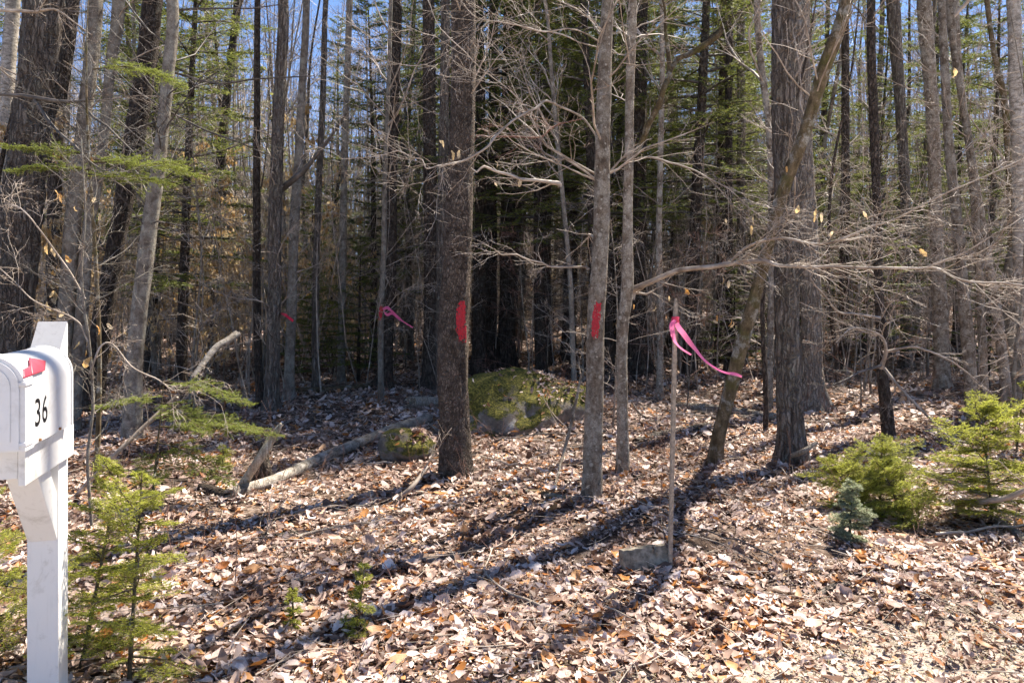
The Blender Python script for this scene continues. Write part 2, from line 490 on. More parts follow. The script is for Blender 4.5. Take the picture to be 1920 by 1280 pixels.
# ------------------------------------------------------------------ the ground
def graded(a, lo, hi, n):
    """n coordinates from lo to hi, densest round a"""
    u = np.linspace(-1, 1, n); s = np.sinh(u * 4.6) / np.sinh(4.6)
    return np.where(s < 0, a + s * (a - lo), a + s * (hi - a))


def build_ground():
    xs = graded(0.0, -420, 420, 210); ys = graded(6.0, -300, 520, 240)
    Xg, Yg = np.meshgrid(xs, ys)
    Zg = hgt(Xg, Yg)
    v = np.stack([Xg, Yg, Zg], -1).reshape(-1, 3)
    i = np.arange(Xg.size).reshape(Xg.shape)
    f = np.stack([i[:-1, :-1], i[:-1, 1:], i[1:, 1:], i[1:, :-1]], -1).reshape(-1, 4)
    a = Acc(); a.add(v, f)
    g = link('ground', a.mesh('ground', M['ground']))
    tag(g, 'leaf covered forest floor running back from the road edge', 'ground', kind='structure')
    return g


GROUND = build_ground()


# ------------------------------------------------------------------ trunks and crowns
def trunk_mesh(acc, pts, rad, sides, g, furrow=0.05, lumps=0.06, flare=0.5, seed=0, ridges=22):
    """one displaced trunk along pts (K,3); returns the ring vertices (K,sides,3)"""
    K = len(pts)
    t = np.gradient(pts, axis=0); t = norm(t)
    a = norm(np.cross(t, np.array([0.0, 1.0, 0.02]))); b = np.cross(t, a)
    s = np.concatenate([[0], np.cumsum(np.linalg.norm(np.diff(pts, axis=0), axis=1))])
    th = np.arange(sides) / sides
    TH, SS = np.meshgrid(th, s)
    n1 = vnoise(TH, SS * 2.2, 5, int(s[-1] * 2.2) + 2, g)
    n2 = vnoise(TH + 0.01 * np.sin(SS * 6), SS * 3.5, ridges, int(s[-1] * 3.5) + 2, g)
    n3 = vnoise(TH, SS * 9, ridges, int(s[-1] * 9) + 2, g)
    rr = rad[:, None] * (1 + lumps * n1 + furrow * (1 - 2 * np.abs(n2)) + furrow * 0.6 * n3)
    ph = g.uniform(0, 6.28)
    fl = np.exp(-np.maximum(SS, 0) / (rad[0] * 1.1 + 0.03))
    rr = rr * (1 + flare * fl * (1 + 0.5 * np.cos(TH * 2 * np.pi * 5 + ph)))
    ang = TH * 2 * np.pi
    v = pts[:, None, :] + rr[..., None] * (a[:, None, :] * np.cos(ang)[..., None] + b[:, None, :] * np.sin(ang)[..., None])
    i = np.arange(K * sides).reshape(K, sides); nx = np.roll(i, -1, 1)
    f = np.stack([i[:-1], nx[:-1], nx[1:], i[1:]], -1).reshape(-1, 4)
    acc.add(v, f[:, ::-1])
    return v


def twig_system(acc, pts, rad, n1, t0, t1, L1, ang=(0.7, 1.3), up=0.02, n2=7, n3=5, flat=0.3, r1=0.3, rmin=0.0016, g=rng, wander=0.16, s1=5, lscale=None, maxr=0.03):
    """branches, sub-branches and twigs from one stem polyline"""
    b, d, r, t = spawn(pts[None], rad[None], n1, t0, t1, ang, flat, g)
    L = g.uniform(L1[0], L1[1], n1)
    if lscale is not None: L = L * lscale(t)
    K = 8
    p1 = grow(b, d, L, K, wander, up, g)
    ra = np.minimum(np.minimum(r * r1, maxr), L * 0.016 + 0.002) * g.uniform(0.6, 1.1, n1)
    q1 = taper(n1, K, ra, np.full(n1, rmin))
    acc.add(*tubes(p1, q1, s1))
    if n2:
        b, d, r, t = spawn(p1, q1, n2, 0.2, 1.0, (0.5, 1.05), flat, g)
        L2 = np.repeat(L, n2) * (1.1 - t) * g.uniform(0.25, 0.62, n1 * n2) + 0.06
        K2 = 4
        p2 = grow(b, d, L2, K2, wander * 1.1, up, g)
        q2 = taper(len(b), K2, np.maximum(r * 0.6, rmin), np.full(len(b), rmin * 0.8))
        acc.add(*tubes(p2, q2, 3))
        if n3:
            b, d, r, t = spawn(p2, q2, n3, 0.15, 1.0, (0.5, 1.0), flat, g)
            L3 = np.repeat(L2, n3) * (1.1 - t) * g.uniform(0.3, 0.7, len(b)) + 0.04
            p3 = grow(b, d, L3, 3, wander, up, g)
            acc.add(*blades(p3[:, 0], p3[:, 1], np.full(len(b), rmin * 1.3), g)); acc.add(*blades(p3[:, 1], p3[:, 2], np.full(len(b), rmin * 1.1), g))
            return p1, p2, p3
        return p1, p2, None
    return p1, None, None


TREES = {}


def hero_tree(key, name, label, pix, mat, H=14.0, furrow=0.05, lumps=0.06, flare=0.5, twigs=14, tw_len=(0.4, 1.3), crown=12, seed=1, depth=None,
              twmat='twig', sides=None, cat='tree', group=None, drift=0.0, tw_t=(0.12, 0.75), ridges=22, up=0.02):
    """pix: (x, y, width) of the stem in the photograph from the base up; built at the depth where its base meets the ground"""
    g = np.random.default_rng(seed)
    x0, y0, w0 = pix[0]
    Y = depth or depth_for(x0, y0)
    pts = [];
    for k, (x, y, wd) in enumerate(pix):
        p = P(x, y, Y + drift * k / max(1, len(pix) - 1)); pts.append([*p, wd / F * Y * 0.455])
    pts = np.array(pts)
    base = pts[0, :3].copy(); base[2] = hgt(base[0], base[1])
    pts[0, 2] = base[2] - 0.04
    # go on above the frame
    top = pts[-1]; dirv = pts[-1, :3] - pts[-2, :3]; dirv = dirv / (np.linalg.norm(dirv) + 1e-9)
    if top[2] < H - 0.5:
        n = 5; rem = H - top[2]; cur = top.copy(); ext = []
        d = dirv * 0.5 + np.array([0, 0, 1.0]); d = d / np.linalg.norm(d)
        for k in range(1, n + 1):
            cur = cur.copy(); d = norm(d + g.normal(0, 0.05, 3) * [1, 1, 0] + [0, 0, 0.1])
            cur[:3] = cur[:3] + d * rem / n; cur[3] = top[3] * (1 - 0.85 * k / n); ext.append(cur)
        allp = np.vstack([pts, ext])
    else: allp = pts
    rough = spline(allp, 80)
    s = np.concatenate([[0], np.cumsum(np.linalg.norm(np.diff(rough[:, :3], axis=0), axis=1))])
    vis = min(s[-1], 6.5 if Y < 9 else 8)
    st = 0.045 if Y < 8 else 0.09
    sr = np.concatenate([np.arange(0, vis, st), np.linspace(vis, s[-1], 14)]) if s[-1] > vis + 0.3 else np.arange(0, s[-1], st)
    q = np.stack([np.interp(sr, s, rough[:, c]) for c in range(4)], -1)
    q[:, :2] += np.stack([vnoise(np.full(len(sr), 0.3), sr * 0.9, 3, int(sr[-1]) + 3, g), vnoise(np.full(len(sr), 0.6), sr * 0.9, 3, int(sr[-1]) + 3, g)], -1) * 0.012
    sides = sides or (44 if Y < 8 else 26)
    root = thing(name, label, cat, base, group)
    a = Acc(); ring = trunk_mesh(a, q[:, :3], q[:, 3], sides, g, furrow, lumps, flare, ridges=ridges)
    tr = link('trunk', a.mesh('trunk', M[mat], base), root)
    c = Acc()
    tot = sr[-1]
    tl = np.linspace(0, tot, 60)
    stem = np.stack([np.interp(tl, sr, q[:, k]) for k in range(3)], -1); sra = np.interp(tl, sr, q[:, 3])
    if twigs:
        twig_system(c, stem, sra, twigs, min(0.9, tw_t[0] * 6 / tot), min(0.95, tw_t[1] * 6.5 / tot + 0.02), tw_len, n2=7, n3=4, g=g, rmin=0.0012 + 0.00012 * Y, up=up, r1=0.18, maxr=0.011)
    if crown:
        twig_system(c, stem, sra, crown, 0.42, 0.99, (1.0, 2.4), ang=(0.5, 1.0), up=0.06, n2=8, n3=4, flat=0.0, r1=0.55, rmin=0.003, g=g, lscale=lambda t: 1.25 - t)
    if c.n: link('crown', c.mesh('crown', M[twmat], base), root)
    TREES[key] = dict(root=root, base=base, Y=Y, ring=ring, trunk=tr, q=q)
    return root


def px_branch(key, pix, mat='twig_pale', n2=10, n3=4, twl=(0.15, 0.5), name='branch', jitter=0.012, side_up=0.0, seed=0, root=None, base=None):
    """pix: (x, y, depth, width) along a limb; part of the tree TREES[key]"""
    g = np.random.default_rng(seed + 99)
    if root is None: T = TREES[key]; root, base = T['root'], T['base']
    p = np.array([[*P(x, y, Y), wd / F * Y * (0.47 if wd > 9 else 0.33)] for x, y, Y, wd in pix])
    n = max(12, len(pix) * 6)
    q = spline(p, n)
    kn_ = np.linspace(0, 1, max(5, n // 4)); jn = g.normal(0, jitter * 0.9, (len(kn_), 3)); jn[0] = 0
    q[:, :3] += np.stack([np.interp(np.linspace(0, 1, n), kn_, jn[:, c_]) for c_ in range(3)], -1)
    a = Acc(); rad = np.maximum(q[:, 3], 0.0014)
    a.add(*tubes(q[None, :, :3], rad[None], 7))
    if n2: twig_system(a, q[:, :3], rad, n2, 0.1, 1.0, twl, ang=(0.4, 1.1), up=side_up, n2=n3, n3=3, flat=0.3, r1=0.42, rmin=0.0013, g=g, s1=4, wander=0.2, maxr=0.006)
    return link(name, a.mesh(name, M[mat], base), root)


HT = hero_tree
# nearest trunks, base first (x, y, width in photo pixels)
HT('T14', 'blazed_tree', 'thick dark flaky-barked trunk with a red paint blaze beside the mossy boulder', [(852, 893, 66), (851, 800, 62), (851, 640, 62), (855, 500, 58), (862, 300, 52), (867, 170, 50), (870, 0, 48)], 'plate', H=15, furrow=0.05, lumps=0.03, flare=0.18, twigs=7, seed=2, twmat='twig', tw_t=(0.5, 0.75))
HT('T15', 'blazed_tree', 'slim grey maple with a red paint blaze in front of the boulder', [(1110, 938, 40), (1112, 880, 38), (1117, 700, 37), (1119, 600, 36), (1128, 430, 33), (1131, 220, 31), (1140, 0, 25)], 'maple', H=11, furrow=0.03, lumps=0.07, flare=0.25, twigs=20, tw_len=(0.4, 1.6), seed=3, twmat='twig_pale', tw_t=(0.3, 0.75))
HT('T16', 'understory_tree', 'thin tan trunk just right of the blazed maple with a long side limb', [(1165, 890, 31), (1166, 800, 23), (1166, 640, 23), (1176, 540, 25), (1176, 430, 20), (1180, 220, 18), (1186, 0, 17)], 'maple', H=9, furrow=0.03, lumps=0.08, flare=0.2, twigs=14, tw_len=(0.4, 1.4), seed=4, twmat='twig', tw_t=(0.4, 0.75))
HT('T21', 'rough_tree', 'stout grey furrowed trunk crossed by the leaning mossy stem', [(1488, 868, 58), (1484, 800, 50), (1478, 640, 46), (1474, 500, 46), (1470, 250, 45), (1466, 100, 44), (1467, 0, 44)], 'rough', H=16, furrow=0.10, lumps=0.04, flare=0.35, twigs=9, seed=5, tw_t=(0.2, 0.75), crown=5)
HT('T20', 'leaning_tree', 'leaning mossy brown stem crossing in front of the stout furrowed trunk', [(1338, 872, 34), (1346, 820, 28), (1377, 705, 26), (1399, 620, 26), (1429, 506, 23), (1441, 454, 22), (1472, 344, 23), (1505, 258, 22), (1541, 137, 23), (1586, 0, 23)], 'mossy', H=9, drift=-0.8, furrow=0.03, lumps=0.06, flare=0.3, twigs=10, seed=6, tw_t=(0.45, 0.75), crown=5)
HT('T2', 'rough_tree', 'huge furrowed grey trunk leaning behind the mailbox', [(-14, 826, 104), (-8, 740, 90), (8, 640, 80), (35, 440, 75), (62, 220, 73), (86, 0, 72)], 'rough', H=17, furrow=0.10, lumps=0.05, flare=0.35, twigs=10, seed=7, tw_t=(0.2, 0.75), ridges=28)
HT('T7', 'grey_tree', 'crooked dark grey trunk standing right of the mailbox beside a hemlock branch', [(247, 826, 40), (248, 790, 37), (256, 640, 32), (281, 430, 30), (303, 270, 25), (316, 130, 24), (322, 0, 22)], 'smooth', H=12, furrow=0.03, lumps=0.07, flare=0.25, twigs=26, tw_len=(0.5, 1.9), seed=8, twmat='twig_dark', tw_t=(0.35, 0.75))
HT('T4', 'grey_tree', 'pale grey smooth trunk rising directly behind the mailbox', [(112, 815, 38), (115, 700, 34), (128, 510, 31), (133, 430, 30), (151, 270, 27), (178, 0, 27)], 'smooth', H=13, furrow=0.02, lumps=0.06, flare=0.3, twigs=12, seed=9, tw_t=(0.2, 0.75))
HT('T5', 'grey_tree', 'knobby grey trunk joined low to the pale trunk behind the mailbox', [(138, 812, 30), (142, 700, 26), (155, 560, 24), (166, 430, 24), (195, 270, 20), (208, 130, 20), (224, 0, 24)], 'smooth', H=12, furrow=0.03, lumps=0.09, flare=0.3, twigs=10, seed=10, tw_t=(0.2, 0.75))
HT('T6', 'dark_tree', 'dark brown leaning trunk between the knobby trunk and the crooked one', [(172, 772, 42), (186, 640, 38), (204, 530, 36), (222, 430, 34), (250, 270, 38), (287, 0, 37)], 'dark', H=15, furrow=0.06, flare=0.35, twigs=16, seed=11, twmat='twig_dark', tw_t=(0.2, 0.75))
HT('T3', 'dark_tree', 'dark straight trunk half hidden behind the huge left trunk', [(92, 748, 34), (100, 500, 28), (104, 270, 26), (137, 0, 26)], 'dark', H=15, seed=12, twigs=8)
HT('T1', 'birch_tree', 'pale birch stem at the far left edge behind the huge trunk', [(0, 745, 30), (8, 450, 27), (14, 150, 26), (24, 0, 26)], 'birch', H=14, furrow=0.01, seed=13, twigs=6)
HT('T8', 'twin_stem', 'thinner dark stem of the close pair of straight trunks', [(490, 768, 20), (486, 700, 16), (482, 560, 16), (482, 420, 15), (483, 200, 13), (482, 0, 12)], 'dark', H=13, seed=14, twigs=8, furrow=0.03)
HT('T9', 'twin_stem', 'thicker straight grey stem of the close pair of trunks', [(508, 775, 36), (509, 720, 28), (513, 560, 26), (514, 430, 26), (522, 220, 24), (532, 0, 21)], 'rough', H=15, seed=15, twigs=12, furrow=0.06)
HT('T10', 'grey_tree', 'slender grey trunk just right of the close pair', [(541, 748, 22), (548, 560, 19), (553, 420, 20), (566, 200, 16), (574, 0, 14)], 'smooth', H=14, seed=16, twigs=10)
HT('T12', 'blazed_sapling', 'thin pale sapling with a small red blaze and pink ribbon', [(714, 757, 13), (715, 640, 12), (717, 560, 11), (720, 440, 11), (723, 300, 9), (729, 120, 8), (733, 0, 7)], 'smooth', H=8, seed=17, twigs=14, furrow=0.01, flare=0.1, tw_len=(0.4, 1.2))
HT('T12b', 'conifer_tree', 'dark flared conifer trunk directly behind the blazed sapling', [(716, 730, 44), (722, 690, 28), (729, 560, 24), (734, 420, 22), (740, 150, 19), (744, 0, 18)], 'dark', H=14, seed=18, twigs=18, twmat='twig_dark', tw_len=(0.6, 1.6))
HT('T13', 'dark_tree', 'dark straight trunk left of the thick blazed trunk', [(806, 732, 38), (806, 690, 30), (806, 560, 27), (806, 300, 26), (804, 0, 24)], 'dark', H=16, seed=19, twigs=12, twmat='twig_dark', furrow=0.08)
HT('T13b', 'rough_tree', 'brown trunk half hidden by the left side of the thick blazed trunk', [(829, 742, 26), (828, 560, 22), (830, 300, 20), (836, 0, 18)], 'rough', H=14, seed=20, twigs=6)
HT('T17', 'dark_tree', 'thick blackish trunk well behind the thin tan trunk', [(1196, 696, 48), (1194, 640, 38), (1195, 500, 34), (1198, 250, 30), (1202, 0, 27)], 'dark', H=17, seed=21, twigs=14, twmat='twig_dark', furrow=0.07)
HT('T18', 'thin_tree', 'thin brown trunk left of the wooden stake', [(1237, 756, 18), (1237, 700, 14), (1237, 560, 14), (1237, 420, 12), (1240, 200, 11), (1242, 0, 10)], 'maple', H=10, seed=22, twigs=14, tw_len=(0.4, 1.4))
HT('T22', 'rough_tree', 'broad grey ridged trunk close behind the stout furrowed one', [(1527, 766, 52), (1524, 720, 42), (1520, 560, 39), (1514, 400, 36), (1505, 180, 32), (1503, 0, 30)], 'rough_lit', H=17, seed=23, twigs=8, furrow=0.09, crown=5)
HT('T23', 'crooked_tree', 'crooked dark tree with broken low limbs behind the bushy green fir', [(1668, 828, 27), (1662, 770, 25), (1654, 700, 21), (1656, 650, 24), (1648, 560, 18), (1645, 420, 16), (1638, 240, 17), (1634, 0, 16)], 'dark', H=11, seed=24, twigs=20, tw_len=(0.4, 1.5), twmat='twig', flare=0.1, tw_t=(0.14, 0.75), crown=5)
HT('T24', 'dark_tree', 'left one of two thin dark trunks behind the leaning stem', [(1366, 700, 19), (1366, 400, 15), (1367, 150, 14), (1368, 0, 13)], 'dark', H=14, seed=25, twigs=8, crown=5)
HT('T24b', 'grey_tree', 'right one of two thin trunks behind the leaning stem', [(1392, 690, 21), (1390, 400, 17), (1389, 150, 16), (1388, 0, 15)], 'rough', H=14, seed=26, twigs=8, crown=5)
HT('T25', 'thin_tree', 'thin pale stem bending just left of the stout furrowed trunk', [(1440, 770, 15), (1446, 560, 13), (1446, 378, 13), (1441, 240, 13), (1424, 103, 13), (1420, 0, 13)], 'maple', H=8, seed=27, twigs=10, crown=5)
HT('T26', 'dark_tree', 'dark trunk between the leaning stem top and the crooked tree', [(1585, 690, 22), (1584, 420, 18), (1584, 200, 15), (1583, 0, 14)], 'dark', H=14, seed=28, twigs=8, crown=5)
HT('T26b', 'grey_tree', 'mottled trunk just right of the crooked tree, blotched near its top', [(1700, 690, 24), (1697, 400, 20), (1688, 190, 20), (1674, 0, 26)], 'rough', H=14, seed=29, twigs=8, crown=5)
HT('T26c', 'grey_tree', 'grey trunk slanting at the left side of the right hand cluster', [(1768, 730, 30), (1756, 420, 25), (1749, 206, 24), (1733, 0, 27)], 'maple', H=14, seed=30, twigs=10, crown=5)
HT('T28', 'thin_tree', 'tan trunk standing behind the right fir seedling, leftmost of its clump', [(1826, 792, 26), (1821, 730, 24), (1806, 560, 22), (1794, 420, 20), (1776, 250, 17), (1765, 0, 14)], 'maple', H=11, seed=31, twigs=16, tw_len=(0.4, 1.3), crown=5)
HT('T29', 'thin_tree', 'slim stem in the middle of the tan clump at right', [(1848, 786, 17), (1840, 560, 15), (1822, 330, 14), (1805, 200, 13), (1788, 90, 13), (1780, 0, 18)], 'maple', H=10, seed=32, twigs=14, tw_len=(0.4, 1.3), crown=5)
HT('T27', 'thin_tree', 'reddish tan stem leaning inward from the right of the clump', [(1890, 772, 22), (1872, 600, 18), (1850, 480, 17), (1822, 300, 15), (1800, 150, 13), (1790, 0, 12)], 'maple', H=9, seed=33, twigs=12, crown=5)
HT('T30', 'broken_snag', 'grey broken snag with a curved top near the right edge', [(1893, 745, 32), (1892, 640, 26), (1891, 540, 24), (1894, 480, 16), (1902, 462, 6)], 'smooth', H=2.2, seed=34, twigs=3, crown=0)
HT('T31', 'birch_tree', 'pale grey birch trunk at the upper right edge', [(1926, 760, 32), (1916, 500, 27), (1908, 250, 25), (1900, 0, 23)], 'birch', H=14, seed=35, twigs=8, crown=5)
HT('T32', 'thin_tree', 'rusty thin leaning stem with bare orange wood near right edge', [(1900, 735, 16), (1897, 420, 13), (1885, 200, 12), (1862, 90, 10), (1850, 0, 9)], 'mossy', H=8, seed=36, twigs=8, crown=5)
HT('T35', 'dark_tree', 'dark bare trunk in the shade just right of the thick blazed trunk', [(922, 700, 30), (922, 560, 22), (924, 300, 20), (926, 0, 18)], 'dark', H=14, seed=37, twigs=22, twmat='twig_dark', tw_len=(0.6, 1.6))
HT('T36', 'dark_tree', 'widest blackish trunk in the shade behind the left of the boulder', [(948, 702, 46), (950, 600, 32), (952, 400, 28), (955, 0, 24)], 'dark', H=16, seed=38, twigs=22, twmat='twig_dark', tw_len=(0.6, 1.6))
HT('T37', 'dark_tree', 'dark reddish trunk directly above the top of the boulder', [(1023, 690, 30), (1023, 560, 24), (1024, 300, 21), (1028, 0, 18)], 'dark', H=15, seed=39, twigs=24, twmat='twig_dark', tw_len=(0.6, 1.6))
HT('T38', 'thin_tree', 'thin grey curving sapling between the boulder top and blazed maple', [(1077, 690, 11), (1072, 560, 10), (1060, 420, 9), (1040, 200, 8), (1028, 40, 7), (1022, 0, 7)], 'smooth', H=7, seed=40, twigs=12, depth=9.4)
HT('T39', 'dark_tree', 'straight dark trunk between boulder and blazed maple, far back', [(1142, 700, 20), (1142, 400, 16), (1146, 0, 14)], 'dark', H=15, seed=41, twigs=16, twmat='twig_dark')
HT('T40', 'dark_tree', 'slanting dark trunk far back between close pair and blazed sapling', [(395, 690, 22), (400, 500, 18), (425, 180, 16), (446, 0, 15)], 'dark', H=14, seed=42, twigs=10)
HT('T41', 'grey_tree', 'grey trunk halfway between the close pair and the blazed sapling', [(640, 720, 17), (642, 500, 15), (650, 200, 13), (655, 0, 12)], 'smooth', H=14, seed=43, twigs=10)
HT('T42', 'thin_tree', 'thin stem with pale bark left of the blazed sapling', [(590, 735, 14), (594, 500, 13), (604, 200, 12), (612, 0, 11)], 'rough', H=12, seed=44, twigs=10)

# limbs seen singly
px_branch('T15', [(1126, 275, 5.6, 7), (1107, 244, 5.55, 6), (1083, 213, 5.5, 6), (1030, 189, 5.3, 7), (1001, 203, 5.2, 7), (963, 227, 5.1, 7), (932, 254, 5.0, 7), (912, 278, 4.9, 7), (874, 299, 4.9, 6), (846, 306, 4.8, 6), (826, 315, 4.8, 5), (802, 315, 4.7, 4), (782, 298, 4.7, 4), (755, 288, 4.7, 3), (700, 297, 4.7, 2), (640, 301, 4.7, 2)], 'twig_pale', n2=22, seed=1, twl=(0.2, 0.75))
px_branch('T15', [(1116, 326, 5.6, 6), (1073, 305, 5.5, 6), (1045, 288, 5.4, 5), (1020, 262, 5.3, 4), (985, 200, 5.2, 3), (930, 150, 5.1, 3), (870, 100, 5.0, 3), (815, 30, 5.0, 2), (800, 0, 5.0, 2)], 'twig_pale', n2=20, seed=2, twl=(0.2, 0.8))
px_branch('T15', [(1092, 223, 5.5, 4), (1035, 240, 5.5, 5), (1003, 253, 5.5, 6), (935, 255, 5.5, 6), (890, 252, 5.5, 4)], 'twig_red', n2=8, seed=3)
px_branch('T15', [(1049, 352, 5.2, 8), (1050, 339, 5.2, 10), (1005, 335, 5.1, 9), (970, 333, 5.1, 9), (932, 320, 5.1, 8), (900, 316, 5.0, 6), (884, 320, 5.0, 3)], 'twig_pale', n2=6, seed=4)
px_branch('T15', [(1104, 505, 5.6, 9), (1092, 500, 5.6, 7), (1035, 499, 5.4, 5), (1010, 492, 5.3, 5), (966, 482, 5.2, 5), (936, 478, 5.2, 4), (921, 470, 5.1, 3)], 'twig_pale', n2=14, seed=5, twl=(0.12, 0.4))
px_branch('T15', [(1126, 80, 5.6, 5), (1080, 60, 5.5, 4), (1010, 52, 5.4, 4), (940, 40, 5.3, 3), (890, 26, 5.2, 2), (850, -20, 5.2, 2)], 'twig_pale', n2=18, seed=6, twl=(0.2, 0.8))
px_branch('T15', [(1124, 90, 5.6, 4), (1060, 66, 5.6, 4), (990, 55, 5.6, 3), (920, 44, 5.6, 2), (800, 120, 5.6, 2), (700, 110, 5.6, 2)], 'twig_pale', n2=18, seed=7, twl=(0.2, 0.7))
px_branch('T16', [(1182, 545, 6.3, 14), (1210, 532, 6.2, 12), (1280, 508, 6.0, 10), (1372, 490, 5.7, 10), (1430, 488, 5.5, 10), (1470, 498, 5.4, 9), (1540, 497, 5.2, 9), (1640, 505, 5.0, 8), (1740, 500, 4.9, 7), (1790, 520, 4.8, 6), (1850, 533, 4.7, 6), (1935, 537, 4.6, 5)], 'twig', n2=30, n3=5, seed=8, twl=(0.2, 0.8))
px_branch('T16', [(1372, 488, 5.7, 8), (1410, 463, 5.6, 8), (1450, 450, 5.5, 8), (1510, 457, 5.3, 7), (1580, 445, 5.1, 7), (1655, 422, 5.0, 6), (1740, 380, 4.9, 5), (1810, 345, 4.8, 4), (1930, 285, 4.7, 4)], 'twig_pale', n2=26, n3=5, seed=9, twl=(0.2, 0.7))
px_branch('T16', [(1740, 500, 4.9, 5), (1800, 478, 4.8, 4), (1870, 432, 4.7, 3), (1930, 400, 4.7, 3)], 'twig', n2=9, seed=10)
px_branch('T16', [(1180, 308, 6.3, 12), (1202, 270, 6.2, 12), (1218, 235, 6.1, 12), (1241, 172, 6.0, 12), (1255, 130, 6.0, 11), (1250, 35, 6.0, 8), (1238, -10, 6.0, 8)], 'mossy', n2=14, seed=11)
px_branch('T16', [(1252, 140, 6.0, 10), (1280, 108, 6.0, 11), (1310, 90, 5.9, 12), (1340, 72, 5.9, 13), (1357, 53, 5.9, 11)], 'mossy', n2=6, seed=12)
px_branch('T16', [(1176, 302, 6.3, 7), (1240, 301, 6.1, 6), (1300, 318, 6.0, 5), (1360, 352, 5.9, 4), (1420, 400, 5.8, 3), (1470, 430, 5.7, 2)], 'twig_pale', n2=22, seed=13, twl=(0.2, 0.8))
px_branch('T16', [(1186, 560, 6.3, 10), (1205, 550, 6.3, 6), (1225, 545, 6.3, 4)], 'twig', n2=4, seed=14)
px_branch('T23', [(1650, 596, 7.65, 9), (1600, 588, 7.4, 7), (1570, 583, 7.3, 6), (1540, 545, 7.2, 5), (1516, 516, 7.1, 4)], 'twig_pale', n2=8, seed=15)
px_branch('T23', [(1652, 690, 7.65, 10), (1660, 650, 7.5, 9), (1648, 625, 7.45, 7), (1600, 614, 7.3, 5), (1568, 640, 7.3, 3)], 'twig', n2=6, seed=16)
px_branch('T23', [(1658, 690, 7.6, 9), (1700, 740, 7.4, 8), (1760, 800, 7.2, 6), (1800, 850, 7.0, 4)], 'twig', n2=8, seed=17)
px_branch('T23', [(1655, 660, 7.6, 8), (1720, 650, 7.5, 6), (1800, 690, 7.4, 5), (1870, 745, 7.3, 3)], 'twig', n2=8, seed=18)
px_branch('T23', [(1652, 685, 7.6, 9), (1610, 700, 7.5, 7), (1560, 720, 7.4, 4)], 'twig_dark', n2=6, seed=19)
px_branch('T2', [(-30, 175, 6.0, 7), (30, 180, 6.0, 9), (62, 182, 6.0, 10), (130, 188, 6.0, 9), (178, 189, 6.0, 5)], 'twig_dark', n2=10, seed=20, twl=(0.2, 0.9))
px_branch('T2', [(62, 182, 6.0, 8), (100, 235, 5.9, 8), (150, 285, 5.8, 6), (200, 330, 5.8, 3)], 'twig_dark', n2=8, seed=21)
px_branch('T2', [(150, 193, 6.0, 7), (190, 235, 6.0, 7), (240, 275, 6.0, 5), (300, 330, 6.0, 3)], 'twig_dark', n2=8, seed=22)
px_branch('T2', [(0, 20, 6.2, 9), (60, 22, 6.2, 9), (110, 20, 6.2, 6), (170, 60, 6.2, 3)], 'twig', n2=8, seed=23)
px_branch('T7', [(318, 20, 7.7, 7), (420, 15, 7.6, 5), (520, 12, 7.5, 3)], 'twig_dark', n2=10, seed=24)
px_branch('T7', [(306, 130, 7.7, 7), (400, 155, 7.5, 6), (480, 150, 7.4, 5), (590, 145, 7.3, 3)], 'twig_dark', n2=12, seed=25)
px_branch('T7', [(300, 200, 7.7, 7), (380, 240, 7.5, 6), (450, 265, 7.4, 4), (520, 300, 7.3, 2)], 'twig_dark', n2=12, seed=26)
px_branch('T7', [(300, 225, 7.7, 6), (240, 250, 7.6, 5), (190, 262, 7.5, 3)], 'twig_dark', n2=10, seed=27)
px_branch('T9', [(506, 378, 9.8, 14), (560, 330, 9.6, 12), (610, 270, 9.4, 9), (650, 215, 9.2, 7)], 'twig_dark', n2=6, seed=28)


